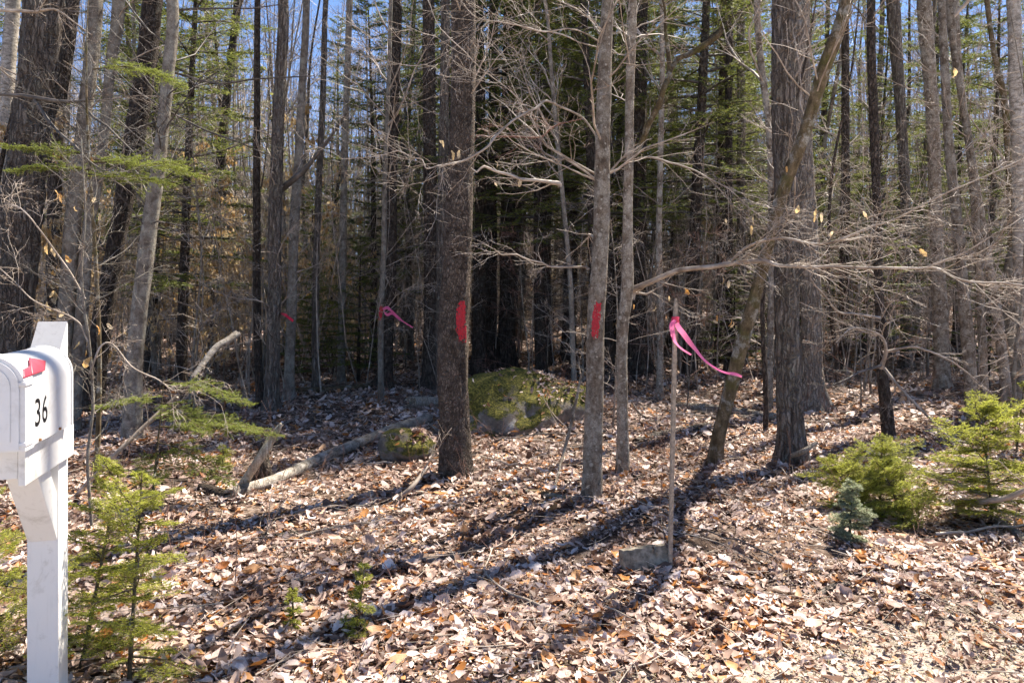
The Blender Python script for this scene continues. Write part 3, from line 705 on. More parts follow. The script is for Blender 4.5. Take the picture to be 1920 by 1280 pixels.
# ------------------------------------------------------------------ red paint blazes
def blaze(key, ypx0, ypx1, ang0, ang1, seed):
    """paint on the trunk between two photo heights, angles measured round the stem with -90 toward the camera"""
    T = TREES[key]; q, Y = T['q'], T['Y']; g = np.random.default_rng(seed)
    z1 = EYE - (ypx0 - HZ) / F * Y; z0 = EYE - (ypx1 - HZ) / F * Y
    ring = T['ring']; c = q[:, :3]
    nz, na = 70, 34
    zz = np.linspace(z0, z1, nz)
    cen = np.stack([np.interp(zz, c[:, 2], c[:, k]) for k in range(3)], -1)
    sides = ring.shape[1]
    rr = np.linalg.norm(ring[..., :2] - c[:, None, :2], axis=-1)
    ra = np.arctan2(ring[..., 1] - c[:, None, 1], ring[..., 0] - c[:, None, 0])
    aa = np.linspace(R(ang0), R(ang1), na)
    V = np.zeros((nz, na, 3))
    for i in range(nz):
        j = np.argmin(np.abs(c[:, 2] - zz[i])); o = np.argsort(ra[j])
        j2 = min(j + 1, len(c) - 1) if zz[i] > c[j, 2] else max(j - 1, 0); o2 = np.argsort(ra[j2])
        f = abs(zz[i] - c[j, 2]) / (abs(c[j2, 2] - c[j, 2]) + 1e-9)
        r = np.interp(aa, ra[j][o], rr[j][o], period=2 * np.pi) * (1 - f) + np.interp(aa, ra[j2][o2], rr[j2][o2], period=2 * np.pi) * f
        r = r + 0.003
        V[i, :, 0] = cen[i, 0] + r * np.cos(aa); V[i, :, 1] = cen[i, 1] + r * np.sin(aa); V[i, :, 2] = zz[i]
    u = np.linspace(-1, 1, na)[None, :]; v = np.linspace(-1, 1, nz)[:, None]
    n = vnoise(np.broadcast_to(u * 0.4 + 0.5, (nz, na)), np.broadcast_to((v + 1) * 9, (nz, na)), 9, 22, g)
    keep = (np.abs(u + 0.25 * np.sin(v * 2.2 + seed)) ** 3 + np.abs(v) ** 5 + 0.40 * n + 0.25 * vnoise(np.broadcast_to(u * 0.45 + 0.5, (nz, na)), np.broadcast_to((v + 1) * 20, (nz, na)), 17, 44, g)) < 0.62
    i = np.arange(nz * na).reshape(nz, na)
    keep &= ~(vnoise(np.broadcast_to(u * 0.48 + 0.5, (nz, na)), np.broadcast_to((v + 1) * 24, (nz, na)), 29, 52, g) > 0.82)
    k4 = keep[:-1, :-1] & keep[1:, :-1] & keep[:-1, 1:] & keep[1:, 1:]
    f = np.stack([i[:-1, :-1], i[:-1, 1:], i[1:, 1:], i[1:, :-1]], -1)[k4]
    a = Acc(); a.add(V, f)
    o = link('paint_blaze', a.mesh('paint_blaze', M['blaze'], T['base']), T['root'])
    o['label'] = 'red paint blaze on the bark'
    return o


blaze('T14', 560, 644, -78, -24, 1)
blaze('T15', 560, 636, -125, -60, 2)
blaze('T12', 572, 602, -140, -40, 3)


# ------------------------------------------------------------------ conifers
def needles(acc, pts, step, ln, wd, g, spread=0.9, flat=0.75, jit=0.25):
    """needle triangles in two rows along many polylines pts (N,K,3)"""
    N, K, _ = pts.shape
    L = np.linalg.norm(np.diff(pts, axis=1), axis=2).sum(1)
    cnt = np.maximum(2, (L / step).astype(int)); idx = np.repeat(np.arange(N), cnt)
    t = g.uniform(0.02, 1.0, len(idx)) * (K - 1); i = np.clip(t.astype(int), 0, K - 2); f = (t - i)[:, None]
    b = pts[idx, i] * (1 - f) + pts[idx, i + 1] * f
    tan = norm(pts[idx, i + 1] - pts[idx, i])
    up = np.array([0, 0, 1.0]) + g.normal(0, 1 - flat, (len(idx), 3))
    side = norm(np.cross(tan, up)) * np.where(g.random(len(idx)) < 0.5, -1, 1)[:, None]
    d = norm(tan * g.uniform(0.35, 0.9, (len(idx), 1)) + side * spread + g.normal(0, jit, (len(idx), 3)))
    l = g.uniform(0.65, 1.15, len(idx))[:, None] * ln
    wv = norm(np.cross(d, g.normal(0, 0.6, (len(idx), 3)) + np.array([0, 0, 1.0]))) * wd * 0.5
    v = np.stack([b - wv, b + wv, b + d * l], 1)
    fidx = np.arange(len(idx) * 3).reshape(-1, 3)
    acc.add(v, fidx)


def conifer(name, H, z0, rmax, seed, nprim=70, M2=26, step=0.010, ln=0.055, wd=0.013, dead=24, rad=0.09, bark_m='dark', needle_m='needle', K1=9, droop=-0.03,
            sec=0.42, K2=4, tert=0, dead_from=0.7, trunk_sides=12, sag=0.0, irr=0.0, prof=0.75):
    """a conifer at the origin: trunk, crown of branches, needles"""
    g = np.random.default_rng(seed)
    zz = np.linspace(-0.05, H, 26)
    tp = np.stack([0.01 * H * np.sin(zz * 0.35 + seed), 0.01 * H * np.sin(zz * 0.28 + 2 * seed), zz], -1); tp[:, :2] -= tp[0, :2]
    tr = rad * (1 - zz / H) ** 0.85 + 0.002
    a = Acc(); trunk_mesh(a, tp, tr, trunk_sides, g, 0.03, 0.04, 0.3, ridges=12)
    root = thing(name, '', '', (0, 0, 0))
    link('trunk', a.mesh('trunk', M[bark_m]), root)
    wood = Acc(); nee = Acc()
    h = z0 + (H - z0) * (np.arange(nprim) + g.uniform(0, 1, nprim)) / nprim * 0.985
    az = np.arange(nprim) * 2.39996 + g.normal(0, 0.3, nprim)
    fr = (h - z0) / (H - z0)
    L = (rmax * (1 - fr) ** prof * g.uniform(0.6, 1.12, nprim)) + 0.06 * rmax
    b = np.stack([np.interp(h, zz, tp[:, 0]), np.interp(h, zz, tp[:, 1]), h], -1)
    el = 0.05 + 0.55 * fr ** 1.5 - sag + g.normal(0, 0.02 + irr * 0.3, nprim)
    if irr: L = L * g.uniform(1 - irr, 1.1, nprim); az = g.uniform(0, 6.28, nprim)
    d = np.stack([np.cos(az) * np.cos(el), np.sin(az) * np.cos(el), np.sin(el)], -1)
    p1 = grow(b, d, L, K1, 0.05, droop, g)
    wood.add(*tubes(p1, taper(nprim, K1, np.minimum(0.012 * L + 0.003, rad * 0.5), np.full(nprim, 0.0012)), 4))
    # alternate side twigs lying in the plane of the branch
    t = np.linspace(0.12, 0.99, M2)[None, :] + g.normal(0, 0.012, (nprim, M2)); t = np.clip(t, 0.05, 0.995) * (K1 - 1)
    i = np.clip(t.astype(int), 0, K1 - 2); f = (t - i)[..., None]; n = np.arange(nprim)[:, None]
    bb = p1[n, i] * (1 - f) + p1[n, i + 1] * f; tan = norm(p1[n, i + 1] - p1[n, i])
    side = norm(np.cross(tan, np.array([0, 0, 1.0]))) * np.where(np.arange(M2) % 2, 1, -1)[None, :, None]
    ang = g.uniform(0.75, 1.1, (nprim, M2, 1))
    dd = tan * np.cos(ang) + side * np.sin(ang) + g.normal(0, 0.1, bb.shape)
    tt = t / (K1 - 1)
    L2 = L[:, None] * sec * (1.08 - tt) * np.minimum(1, 0.35 + tt * 2.2) * g.uniform(0.6, 1.2, tt.shape) + ln * 0.8
    p2 = grow(bb.reshape(-1, 3), dd.reshape(-1, 3), L2.ravel(), K2, 0.06, droop * 0.6, g)
    wood.add(*blades(p2[:, 0], p2[:, 1], np.full(len(p2), 0.0024 + 0.012 * ln), g)); wood.add(*blades(p2[:, 1], p2[:, -1], np.full(len(p2), 0.0018 + 0.01 * ln), g))
    needles(nee, p2, step, ln, wd, g)
    needles(nee, p1[:, K1 // 2:], step, ln, wd, g)
    if tert:
        b3, d3, r3, t3 = spawn(p2, np.ones(p2.shape[:2]), tert, 0.25, 0.95, (0.6, 1.0), 0.9, g)
        L3 = np.repeat(L2.ravel(), tert) * (1.05 - t3) * g.uniform(0.35, 0.7, len(b3)) + ln * 0.5
        p3 = grow(b3, d3, L3, 3, 0.05, droop * 0.5, g)
        wood.add(*blades(p3[:, 0], p3[:, 2], np.full(len(p3), 0.0014), g))
        needles(nee, p3, step, ln, wd, g)
    if dead:
        h = g.uniform(dead_from, z0 + 0.2 * (H - z0), dead); az = g.uniform(0, 6.28, dead)
        b = np.stack([np.interp(h, zz, tp[:, 0]), np.interp(h, zz, tp[:, 1]), h], -1)
        d = np.stack([np.cos(az), np.sin(az), g.uniform(-0.25, 0.25, dead)], -1)
        Ld = g.uniform(0.4, 1.0, dead) * rmax * 0.9
        pd = grow(b, d, Ld, 8, 0.09, -0.01, g); qd = taper(dead, 8, np.full(dead, 0.008), np.full(dead, 0.0016))
        wood.add(*tubes(pd, qd, 4))
        b2, d2, r2, t2 = spawn(pd, qd, 8, 0.2, 1, (0.5, 1.1), 0.5, g)
        p = grow(b2, d2, np.repeat(Ld, 8) * (1.1 - t2) * 0.4, 4, 0.12, 0, g)
        wood.add(*tubes(p, taper(len(p), 4, np.full(len(p), 0.0025), np.full(len(p), 0.0012)), 3))
    link('branches', wood.mesh('branches', M['twig_dark' if bark_m == 'dark' else 'mossy']), root)
    link('needles', nee.mesh('needles', M[needle_m]), root)
    return root


def zone(X, Y):
    x = CX + F * X / Y
    if x < 330: return 'behind the left trunks'
    if x < 600: return 'behind the close pair'
    if x < 800: return 'behind the blazed sapling'
    if x < 1110: return 'between the red-blazed trunks'
    if x < 1440: return 'behind the wooden stake'
    if x < 1660: return 'behind the stout trunk'
    return 'behind the right clump'


REPEATS = {}
lean = np.random.default_rng(404)


def repeat(o, what, plural, where, cat, X, Y):
    """remember a look-alike; single_out() gives each its own label"""
    REPEATS.setdefault((what, plural, where), []).append((CX + F * X / Y, o)); o['category'] = cat


def single_out():
    num = ['', *'one two three four five six seven eight nine ten eleven twelve thirteen fourteen fifteen sixteen seventeen eighteen nineteen twenty'.split()]
    ordn = ['', *'first second third fourth fifth sixth seventh eighth ninth tenth eleventh twelfth thirteenth fourteenth fifteenth sixteenth seventeenth eighteenth nineteenth twentieth'.split()]
    for tens, th in (('twenty', 'thirtieth'), ('thirty', 'fortieth')):
        num += [f'{tens}-{q}' for q in num[1:10]] + [th]; ordn += [f'{tens}-{q}' for q in ordn[1:10]] + [th]
    num[30], num[40] = 'thirty', 'forty'
    for (what, plural, where), L in REPEATS.items():
        L.sort(key=lambda e: e[0]); n = len(L)
        for k, (x, o) in enumerate(L, 1):
            if n == 1: o['label'] = f'{what} {where}'
            elif n == 2: o['label'] = f"{['left', 'right'][k - 1]} one of two {plural} {where}"
            elif n == 3: o['label'] = f"{['left', 'middle', 'right'][k - 1]} one of three {plural} {where}"
            else: o['label'] = f'{ordn[k]} from left of {num[n]} {plural} {where}'
            o['group'] = f'{plural} {where}'


def place(proto, X, Y, rot, sc, what, plural, where, cat, used, dz=0.0):
    if proto in used: o = copy_tree(proto)
    else: o = proto; used.add(proto)
    o.location = (X, Y, float(hgt(X, Y)) + dz); o.rotation_euler = (lean.normal(0, 0.035), lean.normal(0, 0.035), rot); o.scale = (sc, sc, sc)
    repeat(o, what, plural, where, cat, X, Y)
    return o


used = set()
CON = [conifer('hemlock_tree', 13, 3.2, 2.3, 1, nprim=95, dead=36, rad=0.13),
       conifer('hemlock_tree', 10, 2.3, 1.9, 2, nprim=85, dead=30, rad=0.10),
       conifer('hemlock_tree', 7.5, 1.3, 1.7, 3, nprim=75, dead=20, rad=0.07),
       conifer('fir_tree', 4.2, 0.5, 1.25, 4, nprim=60, M2=22, dead=6, rad=0.045),
       conifer('fir_tree', 2.2, 0.25, 0.8, 5, nprim=46, M2=20, dead=0, rad=0.028, ln=0.045)]
# X, Y, prototype, scale : the dark stand behind the boulder, then looser green ones
con_spots = [(-0.6, 13.2, 0, 1.0), (0.5, 12.6, 1, 1.05), (1.1, 14.6, 0, 1.05), (-0.1, 16.0, 0, 1.1), (2.0, 16.8, 0, 1.0), (1.9, 13.6, 1, 1.0), (0.8, 18.5, 0, 1.15), (-1.4, 17.2, 1, 1.2), (3.1, 19.0, 0, 1.0),
             (2.6, 14.9, 1, 0.95), (0.2, 20.5, 0, 1.2), (-2.9, 15.5, 2, 1.1), (-3.4, 20.5, 1, 1.15), (-2.2, 21.5, 2, 1.3), (-4.6, 17.5, 3, 1.0), (-3.6, 13.5, 3, 0.85), (-2.6, 12.5, 4, 1.1), (-3.1, 11.6, 4, 0.9),
             (4.4, 15.6, 1, 1.0), (5.4, 18.5, 2, 1.2), (4.6, 21.0, 0, 0.95), (6.9, 14.6, 2, 0.95), (7.4, 18.0, 1, 0.85), (6.5, 20.5, 1, 1.1), (8.6, 21.0, 0, 1.0), (8.4, 13.2, 2, 1.0), (9.6, 16.0, 2, 1.1), (10.8, 19.0, 1, 1.1),
             (-6.6, 13.5, 1, 1.05), (-8.2, 16.5, 0, 0.9), (-5.2, 11.6, 2, 1.2), (-7.6, 20.0, 1, 1.1), (-9.6, 20.5, 0, 0.9), (-10.5, 15.5, 1, 1.0), (3.6, 12.0, 4, 0.9), (6.2, 12.4, 3, 0.9), (7.2, 11.2, 4, 1.0), (5.2, 13.4, 3, 1.0),
             (2.9, 12.1, 1, 1.1), (3.9, 13.9, 0, 0.95), (1.3, 11.4, 1, 0.95),
             (-1.8, 25.0, 0, 1.0), (2.6, 26.0, 0, 1.05), (6.4, 27.0, 0, 1.0), (10.5, 26.0, 1, 1.2), (-6.5, 27.0, 1, 1.1), (-12.0, 26.0, 0, 1.0), (14.0, 24.5, 0, 1.0), (0.3, 29.0, 0, 1.2), (-4.2, 31.0, 0, 1.0), (9.0, 31.0, 0, 1.1)]
for X, Y, k, s in con_spots:
    size, plural = [('tall dark hemlock', 'tall dark hemlocks'), ('mid-height drooping hemlock', 'mid-height drooping hemlocks'), ('bushy young hemlock', 'bushy young hemlocks'), ('small low fir', 'small low firs'), ('waist-high fir', 'waist-high firs')][k]
    near = '' if Y < 15 else ('deeper in ' if Y < 22 else 'farthest back ')
    place(CON[k], X, Y, rng.uniform(0, 6.28), s * rng.uniform(0.95, 1.05), size, plural, near + zone(X, Y), 'conifer', used)


# ------------------------------------------------------------------ bare background trees and saplings
def bare_tree(name, H, rad, seed, mat, twm, crown_t=0.25, n1=16):
    g = np.random.default_rng(seed)
    root = thing(name, '', '')
    zz = np.linspace(-0.1, H, 30)
    ph = g.uniform(0, 6.28, 4)
    tp = np.stack([0.016 * H * np.sin(zz * 0.33 + ph[0]) + 0.04 * np.sin(zz * 1.3 + ph[1]), 0.016 * H * np.sin(zz * 0.3 + ph[2]), zz], -1); tp[:, :2] -= tp[0, :2]
    tr = rad * (1 - zz / H * 0.9)
    a = Acc(); trunk_mesh(a, tp, tr, 11, g, 0.04, 0.06, 0.3, ridges=11)
    link('trunk', a.mesh('trunk', M[mat]), root)
    c = Acc()
    twig_system(c, tp, tr, n1, crown_t, 0.99, (0.7, 2.2), ang=(0.45, 1.05), up=0.05, n2=7, n3=4, flat=0.0, r1=0.5, rmin=0.0030, g=g, lscale=lambda t: 1.3 - 0.8 * t)
    twig_system(c, tp, tr, 14, 0.06, 0.4, (0.3, 1.2), ang=(0.8, 1.4), up=0.0, n2=5, n3=3, flat=0.4, r1=0.25, rmin=0.0026, g=g)
    link('crown', c.mesh('crown', M[twm]), root)
    return root


def sapling(name, H, rad, seed, mat='smooth', twm='twig', n1=22, leaves=0):
    g = np.random.default_rng(seed)
    root = thing(name, '', '')
    zz = np.linspace(-0.05, H, 18); ph = g.uniform(0, 6.28, 4)
    tp = np.stack([0.05 * H * np.sin(zz * 0.9 + ph[0]) * zz / H + 0.015 * np.sin(zz * 4 + ph[1]), 0.05 * H * np.sin(zz * 0.8 + ph[2]) * zz / H, zz], -1); tp[:, :2] -= tp[0, :2]
    tr = rad * (1 - zz / H * 0.85)
    a = Acc(); a.add(*tubes(tp[None], tr[None], 7))
    link('trunk', a.mesh('trunk', M[mat]), root)
    c = Acc()
    p1, p2, p3 = twig_system(c, tp, tr, n1, 0.15, 0.99, (0.3, 1.1), ang=(0.8, 1.35), up=0.0, n2=7, n3=3, flat=0.55, r1=0.5, rmin=0.0019, g=g, lscale=lambda t: 1.3 - t, wander=0.13)
    link('crown', c.mesh('crown', M[twm]), root)
    if leaves:
        allp = p2.reshape(-1, 3); q = allp[g.integers(0, len(allp), leaves)]
        l = Acc(); add_leaves(l, q + g.normal(0, 0.02, q.shape) - [0, 0, 0.03], 3, g.uniform(0.05, 0.085, leaves), g, hang=True)
        link('leaves', l.mesh('leaves', M['beech']), root)
    return root


def add_leaves(acc, pos, rows, ln, g, hang=False, tilt=0.45, cols=3, aspect=(0.34, 0.68), curl=(-0.7, 1.2)):
    """curled leaves centred at pos"""
    N = len(pos)
    u = np.linspace(0, 1, rows)
    if rows == 3: prof = np.array([0.42, 1.0, 0.30])
    elif rows == 4: prof = np.array([0.16, 0.92, 0.84, 0.12])
    else: prof = np.sin(np.pi * u ** 0.85) ** 0.75 * 0.97 + 0.03
    s = np.linspace(-1, 1, cols)
    wd = ln * g.uniform(*aspect, N)
    x = (u - 0.5)[None, :, None] * ln[:, None, None] + np.zeros((1, 1, cols))
    edge = 1 + g.normal(0, 0.14, (N, rows, cols)) * (np.abs(s) > 0.9)
    y = 0.5 * s[None, None, :] * prof[None, :, None] * wd[:, None, None] * edge
    cu = g.uniform(*curl, N)[:, None, None]; fo = g.uniform(-0.35, 0.85, N)[:, None, None]; tw = g.normal(0, 0.35, N)[:, None, None]
    z = cu * ln[:, None, None] * ((u - 0.5) ** 2)[None, :, None] + fo * (s ** 2)[None, None, :] * prof[None, :, None] * wd[:, None, None] * 0.5 + tw * (u - 0.5)[None, :, None] * y
    z = z + g.normal(0, 0.035, z.shape) * ln[:, None, None]
    v = np.stack([np.broadcast_to(x, z.shape), y, z], -1).reshape(N, rows * cols, 3)
    yaw = g.uniform(0, 2 * np.pi, N); pit = g.normal(0, tilt, N); rol = g.normal(0, tilt, N)
    if hang: pit = g.normal(1.25, 0.3, N); rol = g.normal(0, 0.5, N)
    cy_, sy, cp, sp, cr, sr = np.cos(yaw), np.sin(yaw), np.cos(pit), np.sin(pit), np.cos(rol), np.sin(rol)
    Rm = np.empty((N, 3, 3))
    Rm[:, 0, 0] = cy_ * cp; Rm[:, 0, 1] = cy_ * sp * sr - sy * cr; Rm[:, 0, 2] = cy_ * sp * cr + sy * sr
    Rm[:, 1, 0] = sy * cp; Rm[:, 1, 1] = sy * sp * sr + cy_ * cr; Rm[:, 1, 2] = sy * sp * cr - cy_ * sr
    Rm[:, 2, 0] = -sp; Rm[:, 2, 1] = cp * sr; Rm[:, 2, 2] = cp * cr
    v = np.einsum('nij,nkj->nki', Rm, v) + pos[:, None, :]
    i = (np.arange(N) * rows * cols)[:, None, None] + np.arange(rows * cols).reshape(rows, cols)[None]
    f = np.stack([i[:, :-1, :-1], i[:, :-1, 1:], i[:, 1:, 1:], i[:, 1:, :-1]], -1).reshape(-1, 4)
    acc.add(v.reshape(-1, 3), f)


BARE = [bare_tree('bare_tree', 15, 0.09, 51, 'rough', 'twig'), bare_tree('bare_tree', 13, 0.07, 52, 'smooth', 'twig'), bare_tree('bare_tree', 16, 0.13, 53, 'dark', 'twig_dark'),
        bare_tree('bare_tree', 12, 0.055, 54, 'maple', 'twig'), bare_tree('bare_tree', 14, 0.085, 55, 'dark', 'twig'), bare_tree('birch_tree', 13, 0.08, 56, 'birch', 'twig'),
        bare_tree('pole_tree', 12, 0.036, 57, 'maple', 'twig', 0.2, 24), bare_tree('pole_tree', 10, 0.028, 58, 'smooth', 'twig', 0.15, 24)]
bn = [('rough grey tree', 'rough grey trees'), ('slender smooth tree', 'slender smooth trees'), ('thick dark tree', 'thick dark trees'), ('slender tan tree', 'slender tan trees'), ('dark slim tree', 'dark slim trees'), ('pale slim birch', 'pale slim birches'), ('tan pole-thin tree', 'tan pole-thin trees'), ('grey pole-thin tree', 'grey pole-thin trees')]
g = np.random.default_rng(77)
spots = [(v['base'][0], v['base'][1]) for v in TREES.values()] + [(a, b) for a, b, _, _ in con_spots]
n = 0; tries = 0
while n < 280 and tries < 20000:
    tries += 1
    Y = math.sqrt(g.uniform(11.5 ** 2, 40 ** 2)); X = g.uniform(-0.80, 0.80) * Y
    dmin = 0.42 + 0.012 * Y
    if any((X - a) ** 2 + (Y - b) ** 2 < dmin ** 2 for a, b in spots): continue
    if -0.12 < X / Y < 0.16 and Y < 20 and g.random() < 0.5: continue
    if X > 4.2 and Y < 16.5 and g.random() < 0.75: continue
    spots.append((X, Y)); n += 1
    k = int(g.choice(8, p=[0.13, 0.16, 0.04, 0.15, 0.07, 0.03, 0.22, 0.20]))
    far = 'mid-distance ' if Y < 20 else ('far back ' if Y < 30 else 'deepest back ')
    place(BARE[k], X, Y, g.uniform(0, 6.28), g.uniform(0.65, 1.1), *bn[k], far + zone(X, Y), 'tree', used)

n = 0; tries = 0
while n < 130 and tries < 20000:
    tries += 1
    Y = math.sqrt(g.uniform(13.5 ** 2, 33 ** 2)); X = g.uniform(-0.74, 0.74) * Y
    if any((X - a) ** 2 + (Y - b) ** 2 < 0.4 ** 2 for a, b in spots): continue
    spots.append((X, Y)); n += 1; k = 6 + n % 2
    far = 'mid-distance ' if Y < 20 else ('far back ' if Y < 27 else 'deepest back ')
    place(BARE[k], X, Y, g.uniform(0, 6.28), g.uniform(0.6, 1.15), *bn[k], far + zone(X, Y), 'tree', used)

SAP = [sapling('sapling', 4.5, 0.022, 61), sapling('sapling', 3.2, 0.015, 62, 'maple', 'twig_pale'), sapling('sapling', 5.5, 0.03, 63, 'dark', 'twig'), sapling('sapling', 2.0, 0.009, 64, 'smooth', 'twig_red', n1=14),
       sapling('beech_sapling', 4.0, 0.02, 65, 'smooth', 'twig', leaves=700), sapling('beech_sapling', 2.8, 0.014, 66, 'smooth', 'twig_pale', leaves=450)]
sn = [('thin grey sapling', 'thin grey saplings'), ('pale twiggy sapling', 'pale twiggy saplings'), ('dark-stemmed sapling', 'dark-stemmed saplings'), ('short reddish sapling', 'short reddish saplings'), ('tan-leaved beech sapling', 'tan-leaved beech saplings'), ('short tan-leaved beech', 'short tan-leaved beeches')]
n = 0
while n < 190:
    Y = math.sqrt(g.uniform(7.5 ** 2, 26 ** 2)); X = g.uniform(-0.78, 0.78) * Y
    if any((X - a) ** 2 + (Y - b) ** 2 < 0.35 ** 2 for a, b in spots): continue
    if Y < 10 and -0.35 < X / Y < 0.3 and g.random() < 0.7: continue
    spots.append((X, Y)); n += 1
    left = X / Y < -0.2
    k = int(g.choice(6, p=[0.17, 0.17, 0.14, 0.12, 0.25, 0.15] if left else [0.27, 0.27, 0.2, 0.16, 0.06, 0.04]))
    if k >= 4 and Y < 10: k = 1
    far = 'near in ' if Y < 12 else ('mid-distance ' if Y < 19 else 'far back ')
    place(SAP[k], X, Y, g.uniform(0, 6.28), g.uniform(0.8, 1.25), *sn[k], far + zone(X, Y), 'sapling', used)
n = 0
while n < 26:
    Y = g.uniform(11, 19); X = g.uniform(-0.47, -0.19) * Y
    if any((X - a) ** 2 + (Y - b) ** 2 < 0.3 ** 2 for a, b in spots): continue
    spots.append((X, Y)); n += 1; k = 4 + n % 2
    far = 'near in ' if Y < 12 else ('mid-distance ' if Y < 19 else 'far back ')
    place(SAP[k], X, Y, g.uniform(0, 6.28), g.uniform(0.7, 1.2), *sn[k], far + zone(X, Y), 'sapling', used)
for o in CON + BARE + SAP:
    if o not in used:
        for c in list(o.children): bpy.data.objects.remove(c)
        bpy.data.objects.remove(o)


# ------------------------------------------------------------------ the far woods that read as one mass
def far_woods():
    g = np.random.default_rng(5)
    a = Acc()
    N = 1300
    Y = np.sqrt(g.uniform(34 ** 2, 85 ** 2, N)); X = g.uniform(-0.95, 0.95, N) * Y
    H = g.uniform(8, 19, N); b = np.stack([X, Y, hgt(X, Y)], -1)
    p = grow(b, np.tile([0, 0, 1.0], (N, 1)) + g.normal(0, 0.05, (N, 3)), H, 8, 0.03, 0.02, g)
    q = taper(N, 8, g.uniform(0.04, 0.15, N), np.full(N, 0.012))
    a.add(*tubes(p, q, 5))
    b2, d2, r2, t2 = spawn(p, q, 12, 0.12, 1, (0.4, 1.1), 0.0, g)
    L2 = g.uniform(0.7, 2.6, len(b2)) * (1.25 - t2)
    p2 = grow(b2, d2, L2, 3, 0.12, 0.06, g); q2 = taper(len(b2), 3, np.minimum(r2 * 0.4, 0.025), np.full(len(b2), 0.006))
    a.add(*blades(p2[:, 0], p2[:, 1], q2[:, 0], g)); a.add(*blades(p2[:, 1], p2[:, 2], q2[:, 1], g))
    b3, d3, r3, t3 = spawn(p2, q2, 5, 0.2, 1, (0.4, 1.0), 0.0, g)
    p3 = grow(b3, d3, np.repeat(L2, 5) * 0.4 * g.uniform(0.6, 1.2, len(b3)) + 0.2, 2, 0.1, 0.04, g)
    a.add(*blades(p3[:, 0], p3[:, 1], np.full(len(p3), 0.007), g))
    n = 210000
    Y = np.sqrt(g.uniform(32 ** 2, 70 ** 2, n)); X = g.uniform(-0.9, 0.9, n) * Y
    b = np.stack([X, Y, hgt(X, Y) + g.random(n) ** 1.5 * 17.0], -1); d = g.normal(0, 0.5, (n, 3)) + [0, 0, 0.8]
    a.add(*blades(b, b + norm(d) * g.uniform(0.5, 1.8, (n, 1)), g.uniform(0.006, 0.015, n), g))
    o = link('far_woods', a.mesh('far_woods', M['twig']))
    tag(o, 'far off bare woods closing the view behind every trunk', 'woods', kind='stuff')


far_woods()


def far_evergreens():
    g = np.random.default_rng(9)
    a = Acc(); N = 120
    Y = np.sqrt(g.uniform(33 ** 2, 75 ** 2, N)); X = g.uniform(-0.9, 0.9, N) * Y
    H = g.uniform(5, 14, N); n = 520
    fr = g.random((N, n)) ** 1.2; az = g.uniform(0, 6.28, (N, n)); rr = (1 - fr) ** 0.8 * (H * 0.17)[:, None] * np.sqrt(g.random((N, n)))
    z = hgt(X, Y)[:, None] + 0.6 + fr * H[:, None]
    pos = np.stack([X[:, None] + rr * np.cos(az), Y[:, None] + rr * np.sin(az), z], -1).reshape(-1, 3)
    d = np.stack([np.cos(az), np.sin(az), g.uniform(-0.4, 0.2, az.shape)], -1).reshape(-1, 3)
    l = g.uniform(0.25, 0.55, len(pos))[:, None]; wv = norm(np.cross(d, g.normal(0, 0.5, d.shape) + [0, 0, 1])) * g.uniform(0.05, 0.12, (len(pos), 1))
    a.add(np.stack([pos - wv, pos + wv, pos + d * l], 1), np.arange(len(pos) * 3).reshape(-1, 3))
    o = link('far_evergreen_foliage', a.mesh('far_evergreen_foliage', M['needle']))
    tag(o, 'far off evergreen foliage scattered through the bare woods', 'foliage', kind='stuff')


far_evergreens()


# brush: fine bare stems nobody could count
def brush():
    g = np.random.default_rng(21)
    a = Acc(); N = 2400
    Y = np.sqrt(g.uniform(10.5 ** 2, 34 ** 2, N)); X = g.uniform(-0.8, 0.8, N) * Y
    m = ~((X / Y > -0.12) & (X / Y < 0.16) & (Y < 18) & (g.random(N) < 0.75)); X, Y = X[m], Y[m]; N = len(X)
    b = np.stack([X, Y, hgt(X, Y) - 0.02], -1); H = g.uniform(0.5, 1, N) ** 1.5 * 5.0
    p = grow(b, np.tile([0, 0, 1.0], (N, 1)) + g.normal(0, 0.22, (N, 3)), H, 7, 0.08, 0.02, g)
    q = taper(N, 7, H * 0.0028 + 0.002, np.full(N, 0.002))
    a.add(*tubes(p, q, 3))
    b2, d2, r2, t2 = spawn(p, q, 9, 0.2, 1, (0.5, 1.2), 0.3, g)
    L2 = np.repeat(H, 9) * g.uniform(0.12, 0.4, len(b2)) * (1.2 - t2)
    p2 = grow(b2, d2, L2, 3, 0.13, 0.0, g)
    a.add(*blades(p2[:, 0], p2[:, 1], np.full(len(b2), 0.0036), g)); a.add(*blades(p2[:, 1], p2[:, 2], np.full(len(b2), 0.0030), g))
    b3, d3, r3, t3 = spawn(p2, np.ones(p2.shape[:2]), 6, 0.2, 1, (0.5, 1.1), 0.3, g)
    p3 = grow(b3, d3, np.repeat(L2, 6) * g.uniform(0.3, 0.8, len(b3)), 2, 0.1, 0.0, g)
    a.add(*blades(p3[:, 0], p3[:, 1], np.full(len(p3), 0.0026), g))
    o = link('undergrowth', a.mesh('undergrowth', M['twig']))
    tag(o, 'tangle of thin bare brush stems among the trunks', 'undergrowth', kind='stuff')


brush()


# ------------------------------------------------------------------ boulder and rocks
ROCKS = []


